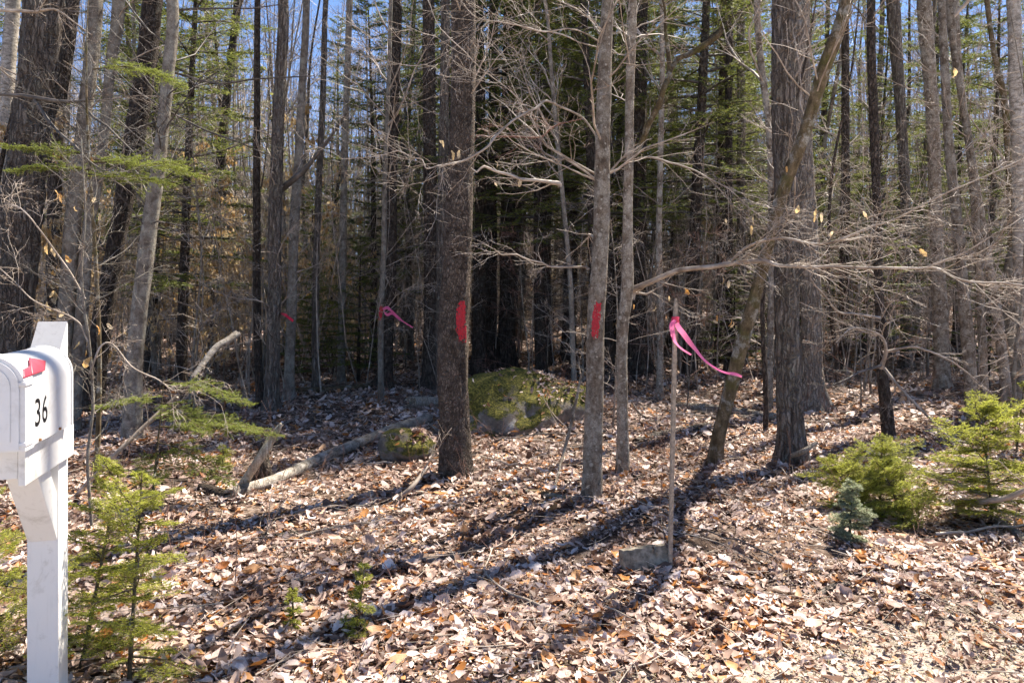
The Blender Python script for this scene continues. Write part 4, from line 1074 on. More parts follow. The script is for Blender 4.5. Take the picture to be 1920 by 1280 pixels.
def rock(name, label, cx, cy, cz, ax, ay, az, seed, rot=0.0, mat='rock', tilt=0.0):
    g = np.random.default_rng(seed)
    nu, nv = 96, 60
    th = np.linspace(0, 2 * np.pi, nu, endpoint=False); ph = np.linspace(0.001, np.pi - 0.001, nv)
    TH, PH = np.meshgrid(th, ph)
    d = np.stack([np.sin(PH) * np.cos(TH), np.sin(PH) * np.sin(TH), np.cos(PH)], -1)
    r = np.ones(TH.shape)
    for k in range(22):         # planar facets
        nrm = norm(g.normal(size=3)); h = g.uniform(0.74, 0.97)
        dn = (d * nrm).sum(-1); r = np.minimum(r, np.where(dn > 0.05, h / np.maximum(dn, 0.05), 9))
    for fq, am in ((2.2, 0.07), (5, 0.05), (11, 0.022), (23, 0.010), (41, 0.005)):
        o = g.uniform(0, 6.28, 3); w1 = norm(g.normal(size=(3, 3)))
        r = r * (1 + am * (np.sin(fq * (d @ w1[0]) + o[0]) + np.sin(fq * (d @ w1[1]) + o[1]) * np.cos(fq * (d @ w1[2]) + o[2])))
    v = d * r[..., None] * [ax, ay, az]
    c, s = math.cos(tilt), math.sin(tilt); v = np.stack([v[..., 0] * c + v[..., 2] * s, v[..., 1], -v[..., 0] * s + v[..., 2] * c], -1)
    c, s = math.cos(rot), math.sin(rot); v = np.stack([v[..., 0] * c - v[..., 1] * s, v[..., 0] * s + v[..., 1] * c, v[..., 2]], -1)
    i = np.arange(nu * nv).reshape(nv, nu); nx = np.roll(i, -1, 1)
    f = np.stack([i[:-1], i[1:], nx[1:], nx[:-1]], -1).reshape(-1, 4)
    a = Acc(); a.add(v, f)
    o = link(name, a.mesh(name, M[mat])); o.location = (cx, cy, cz)
    ROCKS.append((v + [cx, cy, cz], ax))
    return tag(o, label, 'boulder' if ax > 0.5 else 'rock')


rock('boulder', 'large moss-covered boulder half buried in leaves between the blazed trunks', 0.16, 8.35, 0.05, 0.86, 1.0, 0.70, 23, rot=-0.35, tilt=-0.16)
rock('rock', 'small mossy rock in front of the log beside the thick blazed trunk', P(765, 840, 7.1)[0], 7.1, 0.05, 0.31, 0.26, 0.20, 8)
rock('rock', 'mossy hump at the foot of the blackish trunk behind the stake', P(1180, 700, 13.4)[0], 13.4, 0.12, 0.45, 0.4, 0.25, 9)


# ------------------------------------------------------------------ fallen logs and sticks
def log(name, label, pix, mat, seed, cat='log', twigs=0, sides=16, group=None, lift=0.0, furrow=0.04):
    """pix: (x, y, width, height above the floor) where the axis touches the ground; lies on the floor"""
    g = np.random.default_rng(seed)
    p = []
    for q in pix:
        x, y, wd, up = q
        Y = depth_for(x, y) if up == 0 else up[1]
        r = wd / F * Y * 0.5
        if up == 0:
            X = (x - CX) / F * Y; p.append([X, Y, float(hgt(X, Y)) + r * 0.8 + lift, r])
        else: p.append([*P(x, y, Y), r])
    p = np.array(p); n = max(16, int(np.linalg.norm(np.diff(p[:, :3], axis=0), axis=1).sum() / 0.05)); n = min(n, 90)
    s = spline(p, n)
    a = Acc()
    trunk_mesh(a, s[:, :3], s[:, 3], sides, g, furrow, 0.10, 0.0, ridges=8)
    vv = a.v[0].reshape(n, sides, 3)
    for e, k in ((0, 0), (n - 1, 1)):       # broken ends
        cpt = vv[e].mean(0); tdir = (s[-1, :3] - s[-2, :3]) if k else (s[0, :3] - s[1, :3])
        idx = np.vstack([vv[e] + norm(tdir) * g.uniform(0, 1.2, (sides, 1)) * s[e, 3], cpt[None] - norm(tdir) * s[e, 3] * 0.3])
        f = [[j, (j + 1) % sides, sides] if k else [(j + 1) % sides, j, sides] for j in range(sides)]
        a.v[0] = a.v[0].copy(); a.v[0][e * sides:(e + 1) * sides] = idx[:sides]; a.add(idx, f)
    base = np.array([s[n // 2, 0], s[n // 2, 1], float(hgt(s[n // 2, 0], s[n // 2, 1]))])
    o = link(name, a.mesh(name, M[mat], base)); o.location = tuple(base)
    tag(o, label, cat, group)
    if twigs:
        b = Acc(); twig_system(b, s[:, :3], s[:, 3], twigs, 0.15, 1.0, (0.15, 0.5), n2=3, n3=0, g=g, s1=4)
        tag(link('twigs', b.mesh('twigs', M['twig'], base), o), kind='stuff')
    return o


log('fallen_log', 'long fallen birch log slanting up to the mossy rock', [(432, 940, 20, 0), (520, 912, 21, 0), (600, 874, 20, 0), (690, 836, 18, 0), (740, 815, 18, 0), (800, 799, 19, 0)], 'birch', 1, lift=0.03, twigs=6)
log('log_end', 'dark broken chunk at the lower end of the long birch log', [(380, 924, 20, 0), (400, 932, 24, 0), (424, 941, 20, 0)], 'dark', 2)
log('split_wood', 'pale split stick leaning on the rotten stump', [(446, 926, 15, 0), (484, 864, 16, (0, 5.72)), (512, 818, 14, (0, 5.78)), (526, 797, 8, (0, 5.8))], 'wood', 3, cat='stick', furrow=0.12)
log('rotten_stump', 'dark rotten stump behind the leaning split stick', [(494, 908, 34, 0), (493, 885, 27, (0, 6.05)), (492, 860, 22, (0, 6.07)), (496, 836, 14, (0, 6.1))], 'dark', 4, cat='stump', furrow=0.22)
log('fallen_log', 'pale barkless log lying behind the thick blazed trunk', [(774, 765, 24, 0), (840, 763, 22, 0), (900, 762, 20, 0), (940, 760, 16, 0)], 'wood', 5)
log('fallen_log', 'dark log lying behind the close pair of trunks', [(540, 742, 16, 0), (600, 738, 15, 0), (690, 731, 14, 0)], 'mossy', 6)
log('fallen_log', 'brown log on the floor left of the stout furrowed trunk', [(1275, 768, 16, 0), (1340, 775, 18, 0), (1400, 782, 18, 0), (1458, 790, 16, 0)], 'maple', 7)
log('fallen_log', 'thin log lying across the floor in front of the leaning stem', [(1195, 832, 13, 0), (1240, 818, 12, 0), (1300, 805, 10, 0), (1340, 796, 8, 0)], 'rough', 8)
log('fallen_log', 'far dark log on the leafy rise at right', [(1700, 668, 12, 0), (1780, 664, 12, 0), (1850, 662, 10, 0)], 'dark', 9)
log('fallen_branch', 'dark stick on the leaves between thick trunk and maple', [(945, 937, 10, 0), (990, 930, 14, 0), (1040, 935, 12, 0), (1090, 945, 9, 0)], 'mossy', 10, cat='stick', twigs=3)
log('fallen_branch', 'crooked dark branch on the sunny leaves below the birch log', [(480, 995, 9, 0), (505, 1012, 12, 0), (560, 1004, 11, 0), (620, 1010, 8, 0), (690, 1016, 5, 0)], 'dark', 11, cat='stick', twigs=4)
log('fallen_branch', 'long bare stick slanting up through the hemlock branch', [(140, 934, 7, 0), (206, 862, 8, (0, 5.6)), (254, 815, 9, (0, 5.7)), (330, 745, 9, (0, 5.9))], 'twig', 12, cat='stick', twigs=5)
log('dead_pole', 'pale broken pole slanting up left of the close pair', [(364, 705, 9, (0, 6.6)), (402, 655, 12, (0, 6.8)), (425, 640, 13, (0, 6.9)), (443, 627, 13, (0, 7.0)), ], 'birch', 13, cat='stick')
log('fallen_branch', 'upper grey branch of the brush pile at right', [(1722, 882, 9, (0, 5.3)), (1770, 898, 9, (0, 5.2)), (1840, 925, 8, (0, 5.1)), (1875, 940, 6, 0)], 'twig_pale', 14, cat='stick', twigs=6)
log('fallen_branch', 'thick grey branch at the bottom of the brush pile at right', [(1765, 945, 12, 0), (1820, 962, 14, 0), (1870, 985, 17, 0), (1925, 1022, 17, 0)], 'smooth', 15, cat='stick', twigs=3)
log('fallen_branch', 'curved tan branch lying across the right fir seedling', [(1790, 948, 10, 0), (1840, 940, 11, (0, 4.9)), (1890, 932, 11, (0, 4.8)), (1930, 915, 10, (0, 4.7))], 'twig', 16, cat='stick', twigs=3)
log('fallen_branch', 'mossy stick behind the brush pile at right', [(1780, 893, 14, 0), (1830, 905, 15, 0), (1900, 925, 13, 0)], 'mossy', 17, cat='stick')
log('fallen_branch', 'pale stick propped against the foot of the stout furrowed trunk', [(1470, 862, 8, 0), (1505, 846, 10, (0, 6.4)), (1530, 830, 6, (0, 6.5))], 'wood', 18, cat='stick')
log('fallen_branch', 'grey stick on the open leaves near the right foreground', [(1535, 1118, 10, 0), (1560, 1108, 15, 0), (1590, 1100, 11, 0)], 'rough', 19, cat='stick')
log('fallen_branch', 'pale forked stick at the foot of the thick blazed trunk', [(735, 945, 6, 0), (770, 915, 9, (0, 5.7)), (800, 875, 5, (0, 5.9))], 'twig_pale', 20, cat='stick', twigs=5)
log('fallen_branch', 'dark slanting bare stem behind the leaf mound at centre right', [(1036, 930, 4, 0), (1054, 860, 5, (0, 5.9)), (1072, 790, 6, (0, 6.0)), (1090, 700, 4, (0, 6.1))], 'maple', 21, cat='stick', twigs=5)

g = np.random.default_rng(31)
for k in range(46):
    Y = math.sqrt(g.uniform(3.6 ** 2, 13 ** 2)); X = g.uniform(-0.62, 0.68) * Y
    if X < -1.2 and Y < 4.5: continue
    Ls = g.uniform(0.4, 1.3); az = g.uniform(0, 3.14); b = np.array([X, Y, 0])
    u = np.linspace(0, 1, 12); bend = g.normal(0, 0.12)
    p = np.stack([X + (u - .5) * Ls * math.cos(az) - bend * np.sin(u * 3.14) * math.sin(az), Y + (u - .5) * Ls * math.sin(az) + bend * np.sin(u * 3.14) * math.cos(az), 0 * u], -1)
    p[:, :2] += g.normal(0, 0.008, (12, 2)); r = g.uniform(0.004, 0.011) * (1.1 - 0.7 * u)
    p[:, 2] = hgt(p[:, 0], p[:, 1]) + 0.03 + r + np.abs(g.normal(0, 0.006, 12)) + 0.05 * g.random() * u
    a = Acc(); a.add(*tubes(p[None], r[None], 6))
    twig_system(a, p, r, 4, 0.2, 1.0, (0.1, 0.35), n2=2, n3=0, g=g, s1=3, flat=0.8)
    base = p[6] * [1, 1, 0]; base[2] = hgt(base[0], base[1])
    far = 'on near leaves' if Y < 6 else 'farther back'
    side = 'left of the thick trunk' if X / Y < -0.1 else ('below the boulder' if X / Y < 0.2 else 'right of the stake')
    o = link('stick', a.mesh('stick', M[['twig', 'twig_dark', 'twig_pale', 'twig'][k % 4]], base)); o.location = tuple(base)
    repeat(o, 'thin dead stick', 'thin dead sticks', f'{far} {side}', 'stick', X, Y)


# ------------------------------------------------------------------ leaf litter
def scatter(n, y0, y1, g, k=0.90):
    Y = np.sqrt(g.uniform(y0 ** 2, y1 ** 2, n)); X = g.uniform(-k, k, n) * Y
    return X, Y


def litter():
    g = np.random.default_rng(41)
    a = Acc()

    def keep(X, Y):
        sh = Y - 0.30 * X + 0.12 * np.sin(X * 2.1) + g.normal(0, 0.20, len(X))
        m = (sh > 3.08) | (g.random(len(X)) < 0.13)
        pn = np.sin(X * 2.3 + 1.1 * np.sin(Y * 1.9)) * np.sin(Y * 2.7 + 1.3 * np.sin(X * 1.7)) + 0.5 * np.sin(X * 6.1 + Y * 3.3) * np.sin(Y * 5.7 - X * 2.9)
        m &= ~((pn > 0.72) & (g.random(len(X)) < 0.62))
        # patch of bare dark soil right of the stake
        d = ((X - 1.55) / 0.5) ** 2 + ((Y - 4.45) / 0.28) ** 2
        d2 = ((X - 1.30) / 0.22) ** 2 + ((Y - 3.95) / 0.14) ** 2
        m &= ~(((d < 1) | (d2 < 1)) & (g.random(len(X)) < 0.85))
        # the mossy side of the boulder stays bare
        m &= ~((((X - 0.1) / 0.75) ** 2 + ((Y - 8.4) / 0.9) ** 2 < 1) & (X < 0.35))
        return m

    def layer(n, y0, y1, rows, size, tilt, zr, cols=3):
        X, Y = scatter(n, y0, y1, g); m = keep(X, Y); X, Y = X[m], Y[m]
        pos = np.stack([X, Y, hgt(X, Y) + g.uniform(0.004, zr, len(X))], -1)
        add_leaves(a, pos, rows, g.uniform(*size, len(X)) * g.choice([1.35, 1, 0.7, 0.45], len(X), p=[0.12, 0.38, 0.3, 0.2]), g, tilt=tilt, cols=cols)

    layer(16000, 2.3, 4.3, 4, (0.035, 0.088), 0.30, 0.04)
    layer(27000, 2.3, 5.2, 3, (0.025, 0.068), 0.34, 0.035)
    layer(42000, 5.0, 8.5, 3, (0.04, 0.08), 0.32, 0.04)
    layer(36000, 8.2, 14, 3, (0.06, 0.11), 0.34, 0.04, 2)
    layer(30000, 13.5, 27, 3, (0.08, 0.14), 0.40, 0.05, 2)
    for rv, ax in ROCKS:        # leaves caught on the rocks
        q = rv[6:-20].reshape(-1, 3); n1 = norm(np.cross(np.roll(rv, -1, 1) - rv, np.roll(rv, 1, 0) - rv))[6:-20].reshape(-1, 3)
        pr = (np.abs(n1[:, 2]) > 0.55) * (0.06 + 0.5 * (q[:, 0] - rv[..., 0].mean() > ax * 0.15)); pr = pr * (q[:, 2] > hgt(q[:, 0], q[:, 1]))
        q = q[g.random(len(q)) < pr * (1.0 if ax > 0.5 else 0.25)]
        if len(q): add_leaves(a, q + g.normal(0, 0.012, q.shape) + [0, 0, 0.018], 3, g.uniform(0.035, 0.08, len(q)), g, tilt=0.45)
    for T in TREES.values():
        if T['Y'] > 10: continue
        r0 = T['q'][0, 3]; n = int(60 + 500 * r0); az = g.uniform(0, 6.28, n); rr = r0 * g.uniform(1.15, 1.5, n) + np.abs(g.normal(0, 0.10, n))
        X = T['base'][0] + rr * np.cos(az); Y = T['base'][1] + rr * np.sin(az)
        pos = np.stack([X, Y, hgt(X, Y) + 0.02 + 0.07 * np.exp(-(rr - r0) / 0.09) * g.random(n)], -1)
        add_leaves(a, pos, 3, g.uniform(0.04, 0.085, n), g, tilt=0.55)
    # crumbs of broken leaf
    X, Y = scatter(26000, 2.3, 5.0, g)
    pos = np.stack([X, Y, hgt(X, Y) + g.uniform(0.002, 0.02, len(X))], -1)
    add_leaves(a, pos, 3, g.uniform(0.012, 0.034, len(X)), g, tilt=0.6, cols=2)
    o = link('leaf_litter', a.mesh('leaf_litter', M['litter']), GROUND)
    tag(o, 'dry fallen leaves carpeting the floor', kind='stuff')

    v = []
    for k in range(8):
        b = Acc(); gg = np.random.default_rng(500 + k)
        add_leaves(b, np.zeros((1, 3)), 9, np.array([gg.uniform(0.075, 0.105)]), gg, tilt=0.12, cols=7, aspect=(0.5, 0.8), curl=(-0.4, 1.0))
        v.append(b.mesh('leaf', M['leaf']))
    X, Y = scatter(900, 2.75, 4.6, g, 0.70); m = keep(X, Y); X, Y = X[m][:280], Y[m][:280]
    for k in range(len(X)):
        o = link('leaf', v[k % 8], GROUND)
        o.location = (X[k], Y[k], float(hgt(X[k], Y[k])) + g.uniform(0.032, 0.05)); o.rotation_euler = (g.normal(0, 0.3), g.normal(0, 0.3), g.uniform(0, 6.28))
        s = g.uniform(0.7, 1.15); o.scale = (s, s, s)


litter()


def forest_debris():
    g = np.random.default_rng(43)
    a = Acc(); N = 5200
    X, Y = scatter(N, 2.6, 14, g); L = g.uniform(0.08, 0.4, N)
    az = g.uniform(0, 6.28, N)
    b = np.stack([X, Y, hgt(X, Y) + g.uniform(0.03, 0.06, N)], -1)
    p = grow(b, np.stack([np.cos(az), np.sin(az), g.normal(0, 0.12, N)], -1), L, 3, 0.12, 0, g)
    a.add(*tubes(p, taper(N, 3, g.uniform(0.001, 0.0028, N), np.full(N, 0.0008)), 3))
    N = 700; X, Y = scatter(N, 2.8, 11, g); az = g.uniform(0, 6.28, N)
    b = np.stack([X, Y, hgt(X, Y) + g.uniform(0.035, 0.06, N)], -1)
    p = grow(b, np.stack([np.cos(az), np.sin(az), g.normal(0, 0.06, N)], -1), g.uniform(0.15, 0.7, N), 6, 0.10, -0.01, g)
    a.add(*tubes(p, taper(N, 6, g.uniform(0.0022, 0.005, N), np.full(N, 0.0012)), 4))
    o = link('twig_debris', a.mesh('twig_debris', M['twig']), GROUND)
    tag(o, 'fine broken twigs strewn through the leaves', kind='stuff')
    # upright stems of last year's weeds
    a = Acc(); N = 260; X, Y = scatter(N, 3.4, 11, g, 0.7)
    b = np.stack([X, Y, hgt(X, Y)], -1)
    p = grow(b, np.tile([0, 0, 1.0], (N, 1)) + g.normal(0, 0.3, (N, 3)), g.uniform(0.15, 0.7, N), 5, 0.13, 0, g); q = taper(N, 5, np.full(N, 0.0026), np.full(N, 0.001))
    a.add(*tubes(p, q, 4))
    b2, d2, r2, t2 = spawn(p, q, 4, 0.3, 1, (0.4, 1.0), 0, g); p2 = grow(b2, d2, g.uniform(0.05, 0.25, len(b2)), 3, 0.12, 0.03, g)
    a.add(*tubes(p2, np.full(p2.shape[:2], 0.0011), 3))
    o = link('weed_stems', a.mesh('weed_stems', M['twig_red']))
    tag(o, 'thin dead weed stems standing in the leaf litter', 'weeds', kind='stuff')
    # dry grass and pebbles on the road shoulder
    a = Acc(); N = 22000; X, Y = scatter(N, 2.2, 4.6, g, 1.05); s = Y - 0.30 * X + 0.12 * np.sin(X * 2.1) + g.normal(0, 0.3, N); m = (s < 3.05) | (g.random(N) < 0.03)
    X, Y = X[m], Y[m]; N = len(X); b = np.stack([X, Y, hgt(X, Y)], -1); d = g.normal(0, 1, (N, 3)); d[:, 2] = np.abs(d[:, 2]) * 0.25 + 0.05; d = norm(d)
    l = g.uniform(0.03, 0.10, (N, 1)); wv = norm(np.cross(d, [0, 0, 1.0])) * 0.0012
    mid = b + d * l * 0.6; tip = b + d * l + [0, 0, -0.01]
    a.add(np.stack([b - wv, b + wv, mid + wv, mid - wv], 1), np.arange(N * 4).reshape(-1, 4)); a.add(np.stack([mid - wv, mid + wv, tip], 1), np.arange(N * 3).reshape(-1, 3))
    o = link('dry_grass', a.mesh('dry_grass', M['grass']))
    tag(o, 'short matted dry grass on the road shoulder at lower right', 'grass', kind='stuff')
    a = Acc(); N = 13000; X, Y = scatter(N, 2.2, 4.6, g, 1.05); s = Y - 0.30 * X + g.normal(0, 0.25, N); m = (s < 3.1) | (g.random(N) < 0.04); X, Y = X[m], Y[m]; N = len(X)
    o8 = np.array([[1, 0, 0], [-1, 0, 0], [0, 1, 0], [0, -1, 0], [0, 0, 1], [0, 0, -1]], float)
    sz = g.uniform(0.002, 0.007, (N, 1, 1)) * g.choice([1, 1, 1, 2.2], (N, 1, 1)); v = o8[None] * sz * g.uniform(0.6, 1.2, (N, 6, 3)) + np.stack([X, Y, hgt(X, Y) + 0.002], -1)[:, None]
    f = np.array([[0, 2, 4], [2, 1, 4], [1, 3, 4], [3, 0, 4], [2, 0, 5], [1, 2, 5], [3, 1, 5], [0, 3, 5]])
    a.add(v.reshape(-1, 3), ((np.arange(N) * 6)[:, None, None] + f[None]).reshape(-1, 3))
    o = link('gravel', a.mesh('gravel', M['pebble']))
    tag(o, 'scattered small gravel on the road shoulder', 'gravel', kind='stuff')


forest_debris()


# ------------------------------------------------------------------ fir seedlings and hemlock boughs near the camera
def seedling(label, x, ybase, H, rmax, seed, mat='needle_lit', dense=1.0, depth=None, name='fir_seedling', sag=0.0, z0=0.06, prof=0.45):
    Y = depth or depth_for(x, ybase); X = (x - CX) / F * Y
    o = conifer(name, H, z0 * H / 0.6, rmax, seed, nprim=int(26 * dense), M2=int(14 * dense), step=0.0036, ln=0.0165, wd=0.0026, K2=3, irr=0.7, prof=prof, dead=0, rad=0.005 + 0.004 * H, bark_m='mossy',
                needle_m=mat, tert=4, sec=0.62, droop=-0.012, trunk_sides=8, sag=sag)
    o.location = (X, Y, float(hgt(X, Y)) - 0.02); tag(o, label, 'fir seedling'); o.rotation_euler = (lean.normal(0, 0.13), lean.normal(0, 0.13), 0)
    return o


seedling('bright green bushy fir seedling right of the stake', 1650, 960, 0.50, 0.44, 71, dense=1.75, prof=0.25)
seedling('second green fir seedling close behind the bushy one', 1700, 945, 0.46, 0.40, 72, dense=1.6, depth=5.15, prof=0.25)
seedling('yellow-green low seedling at the left side of the bushy fir', 1605, 935, 0.42, 0.38, 82, dense=1.6, depth=5.3, prof=0.25)
seedling('pale blue-green seedling in front of the bushy fir', 1592, 1020, 0.40, 0.17, 73, 'needle_blue', dense=1.7)
seedling('green fir seedling at the right edge behind the brush pile', 1862, 985, 0.85, 0.55, 74, dense=2.1, prof=0.25)
seedling('tall yellow-green seedling right of the mailbox post base', 240, 1300, 0.86, 0.38, 75, dense=1.4, depth=2.95)
seedling('green seedling touching the mailbox post on its right', 150, 1290, 0.86, 0.38, 76, dense=1.4, depth=3.1)
seedling('dense fir seedling left of the mailbox post', 15, 1250, 1.05, 0.42, 77, dense=1.5, depth=3.3)
seedling('tiny slender fir seedling alone on the sunny leaves', 668, 1190, 0.34, 0.085, 78, dense=0.8)
seedling('tiny sparse seedling left of centre near the front', 552, 1185, 0.22, 0.06, 79, dense=0.6)
seedling('small green tuft seedling on the shaded floor near the stump', 415, 885, 0.22, 0.18, 80, dense=0.8)
seedling('fir seedling at the right edge behind the tan clump', 1905, 850, 0.75, 0.3, 81, dense=1.1)


def bough(key, label, start, dirs, L, seed, mat='needle_mid', n=5, root=None, base=None, droop=-0.02):
    """flat hemlock boughs growing from a point; part of a tree"""
    g = np.random.default_rng(seed)
    wood = Acc(); nee = Acc()
    N = len(dirs)
    p1 = grow(np.array(start, float), np.array(dirs, float), np.array(L, float), 12, 0.06, droop, g)
    wood.add(*tubes(p1, taper(N, 12, np.full(N, 0.007), np.full(N, 0.0015)), 5))
    M2 = 34
    t = np.clip(np.linspace(0.12, 0.99, M2)[None, :] + g.normal(0, 0.01, (N, M2)), 0.05, 0.995) * 11
    i = np.clip(t.astype(int), 0, 10); f = (t - i)[..., None]; nn = np.arange(N)[:, None]
    bb = p1[nn, i] * (1 - f) + p1[nn, i + 1] * f; tan = norm(p1[nn, i + 1] - p1[nn, i])
    side = norm(np.cross(tan, np.array([0, 0, 1.0]))) * np.where(np.arange(M2) % 2, 1, -1)[None, :, None]
    ang = g.uniform(0.7, 1.0, (N, M2, 1)); dd = tan * np.cos(ang) + side * np.sin(ang) + g.normal(0, 0.12, bb.shape)
    L2 = np.array(L)[:, None] * 0.38 * (1.08 - t / 11) * np.minimum(1, 0.3 + t / 11 * 2) * g.uniform(0.5, 1.2, t.shape) + 0.03
    p2 = grow(bb.reshape(-1, 3), dd.reshape(-1, 3), L2.ravel(), 5, 0.07, droop, g)
    wood.add(*tubes(p2, taper(len(p2), 5, np.full(len(p2), 0.0022), np.full(len(p2), 0.0008)), 3))
    b3, d3, r3, t3 = spawn(p2, np.ones(p2.shape[:2]), n, 0.15, 0.95, (0.6, 1.0), 0.9, g)
    p3 = grow(b3, d3, np.repeat(L2.ravel(), n) * (1.05 - t3) * g.uniform(0.35, 0.7, len(b3)) + 0.02, 3, 0.05, droop, g)
    wood.add(*blades(p3[:, 0], p3[:, 2], np.full(len(p3), 0.0014), g))
    for p in (p2, p3, p1[:, 4:]): needles(nee, p, 0.0035, 0.020, 0.0034, g)
    link('bough', wood.mesh('bough', M['mossy'], base), root)
    link('needles', nee.mesh('needles', M[mat], base), root)


# young hemlock whose boughs reach in front of the left trunks
Yh = 5.9; hb = np.array([P(175, 0, Yh)[0], Yh, 0]); hb[2] = hgt(hb[0], hb[1])
hem = thing('hemlock_sapling', 'slim hemlock with bright green boughs in front of the left hand trunks', 'conifer', hb)
zz = np.linspace(-0.05, 4.6, 30); tp = np.stack([hb[0] + 0.04 * np.sin(zz * 1.4), hb[1] + 0.03 * np.cos(zz), hb[2] + zz], -1)
a = Acc(); a.add(*tubes(tp[None], (0.022 * (1 - zz / 5))[None], 9)); link('trunk', a.mesh('trunk', M['mossy'], hb), hem)
st = [P(176, 305, Yh), P(176, 300, Yh), P(176, 290, Yh), P(176, 330, Yh), P(176, 130, Yh), P(176, 320, Yh)]
bough('', '', st, [(1, -.3, -.02), (0.8, .3, 0.03), (-0.7, -.4, 0.05), (1, -.6, -.12), (0.9, -.2, 0.05), (-0.4, -0.8, 0.0)], [0.95, 0.85, 0.6, 0.85, 0.85, 0.6], 3, root=hem, n=7, base=hb)
c = Acc(); twig_system(c, tp, 0.022 * (1 - zz / 5), 26, 0.2, 0.98, (0.3, 0.9), n2=6, n3=3, flat=0.6, g=np.random.default_rng(8), up=-0.01)
link('crown', c.mesh('crown', M['twig_dark'], hb), hem)

Yh = 5.6; hb2 = np.array([P(285, 0, Yh)[0], Yh, 0]); hb2[2] = hgt(hb2[0], hb2[1])
hem2 = thing('hemlock_sapling', 'low spreading hemlock bough over the shaded floor right of the mailbox', 'conifer', hb2)
zz = np.linspace(-0.05, 0.95, 12); tp = np.stack([hb2[0] + 0.05 * zz, hb2[1] + 0.1 * zz, hb2[2] + zz], -1)
a = Acc(); a.add(*tubes(tp[None], (0.012 * (1 - zz / 1.3))[None], 8)); link('trunk', a.mesh('trunk', M['mossy'], hb2), hem2)
s0 = lambda z: tp[0] + (tp[-1] - tp[0]) * z
bough('', '', [s0(.95), s0(.8), s0(.62), s0(.5), s0(.45), s0(.85), s0(.7)], [(1, -.1, 0.05), (0.6, -.6, 0.0), (1, .1, -.02), (1, -.5, -.05), (0.4, -.7, -.1), (-0.3, -.5, 0.05), (1, -.3, .1)], [0.72, 0.65, 0.9, 0.85, 0.62, 0.5, 0.85], 5, root=hem2, n=7, base=hb2)


# ------------------------------------------------------------------ dry leaves still hanging on twigs (parts of their trees)
LM = []
for k in range(5):
    b = Acc(); gg = np.random.default_rng(700 + k)
    add_leaves(b, np.zeros((1, 3)), 9, np.array([0.095]), gg, tilt=0.1, cols=5, aspect=(0.36, 0.55), curl=(0.3, 1.4))
    LM.append(b.mesh('leaf', M['beech_one']))
gh = np.random.default_rng(55)


def hang(root, base, x, y, Y, s=1.0):
    p = P(x, y, Y) - base
    o = link('leaf', LM[int(gh.integers(0, 5))], root); o.location = tuple(p); o.rotation_euler = (gh.normal(0, 0.3), gh.normal(1.35, 0.25), gh.uniform(0, 6.28)); o.scale = (s * 0.8, s * 0.72, s * 0.8)


def hangs(key, pts):
    T = TREES[key]
    for x, y, Y, s in pts: hang(T['root'], T['base'], x, y, Y, s)


hangs('T15', [(850, 291, 4.8, 0.9), (860, 290, 4.8, 0.8), (829, 268, 4.7, 0.8), (975, 342, 5.1, 0.9), (931, 345, 5.1, 0.7), (933, 308, 5.1, 0.6)])
hangs('T16', [(1530, 404, 5.0, 1.2), (1541, 407, 5.0, 0.9), (1625, 403, 5.0, 1.2), (1497, 392, 5.1, 0.8), (1732, 474, 4.9, 1.0), (1408, 432, 5.5, 1.0), (1411, 412, 5.5, 0.8), (1360, 415, 5.7, 0.8), (1475, 318, 5.6, 0.7), (1791, 138, 5.2, 1.0), (1366, 532, 5.8, 0.9), (1371, 606, 5.8, 0.9), (1376, 610, 5.8, 0.8), (1345, 598, 5.8, 0.8),
              (1286, 546, 6.0, 0.7), (1289, 548, 6.0, 0.7), (1188, 575, 6.2, 0.6), (1228, 580, 6.2, 0.7), (1255, 560, 6.1, 0.6), (1357, 527, 5.8, 0.7), (1558, 440, 5.1, 0.7), (1342, 604, 5.8, 0.7)])
hem_l = [(108, 368, 5.0, 1.0), (113, 372, 5.0, 0.9), (86, 466, 4.9, 1.0), (100, 472, 4.9, 0.9), (127, 487, 4.9, 0.8), (140, 392, 5.0, 0.6), (187, 408, 5.2, 0.8), (89, 575, 4.9, 0.9), (114, 590, 4.9, 0.8), (160, 683, 4.9, 1.0), (166, 675, 4.9, 0.8), (145, 648, 4.9, 0.8), (186, 618, 5.1, 0.9), (205, 612, 5.1, 0.8), (97, 552, 4.9, 0.7), (175, 375, 5.2, 0.7)]
Yb = 4.9; bb = np.array([P(170, 0, Yb)[0], Yb, 0]); bb[2] = hgt(bb[0], bb[1])
be = thing('beech_sapling', 'twiggy beech sapling with a few orange leaves right beside the mailbox', 'sapling', bb)
px_branch('', [(172, 985, 4.9, 9), (168, 880, 4.9, 9), (172, 760, 4.9, 8), (165, 640, 4.9, 8), (150, 520, 4.9, 7), (160, 400, 4.9, 5), (150, 250, 4.9, 3)], 'smooth', n2=24, n3=6, name='trunk', root=be, base=bb, seed=40, twl=(0.2, 0.8))
px_branch('', [(165, 640, 4.9, 5), (130, 590, 4.9, 5), (60, 560, 4.8, 4), (0, 500, 4.8, 3)], 'twig', n2=12, n3=5, root=be, base=bb, seed=41)
px_branch('', [(168, 700, 4.9, 6), (200, 640, 4.9, 5), (250, 690, 4.9, 5), (310, 720, 5.0, 4), (350, 735, 5.0, 2)], 'twig_pale', n2=12, n3=5, root=be, base=bb, seed=42)
px_branch('', [(160, 560, 4.9, 5), (110, 480, 4.9, 5), (60, 410, 4.8, 4), (5, 375, 4.8, 3)], 'twig', n2=12, n3=5, root=be, base=bb, seed=43)
for x, y, Y, s in hem_l: hang(be, bb, x, y, Y, s)


# ------------------------------------------------------------------ stake, block, flagging tape
Ys = depth_for(1256, 1068)
p0 = P(1256, 1068, Ys); p1 = P(1267, 560, Ys + 0.03)


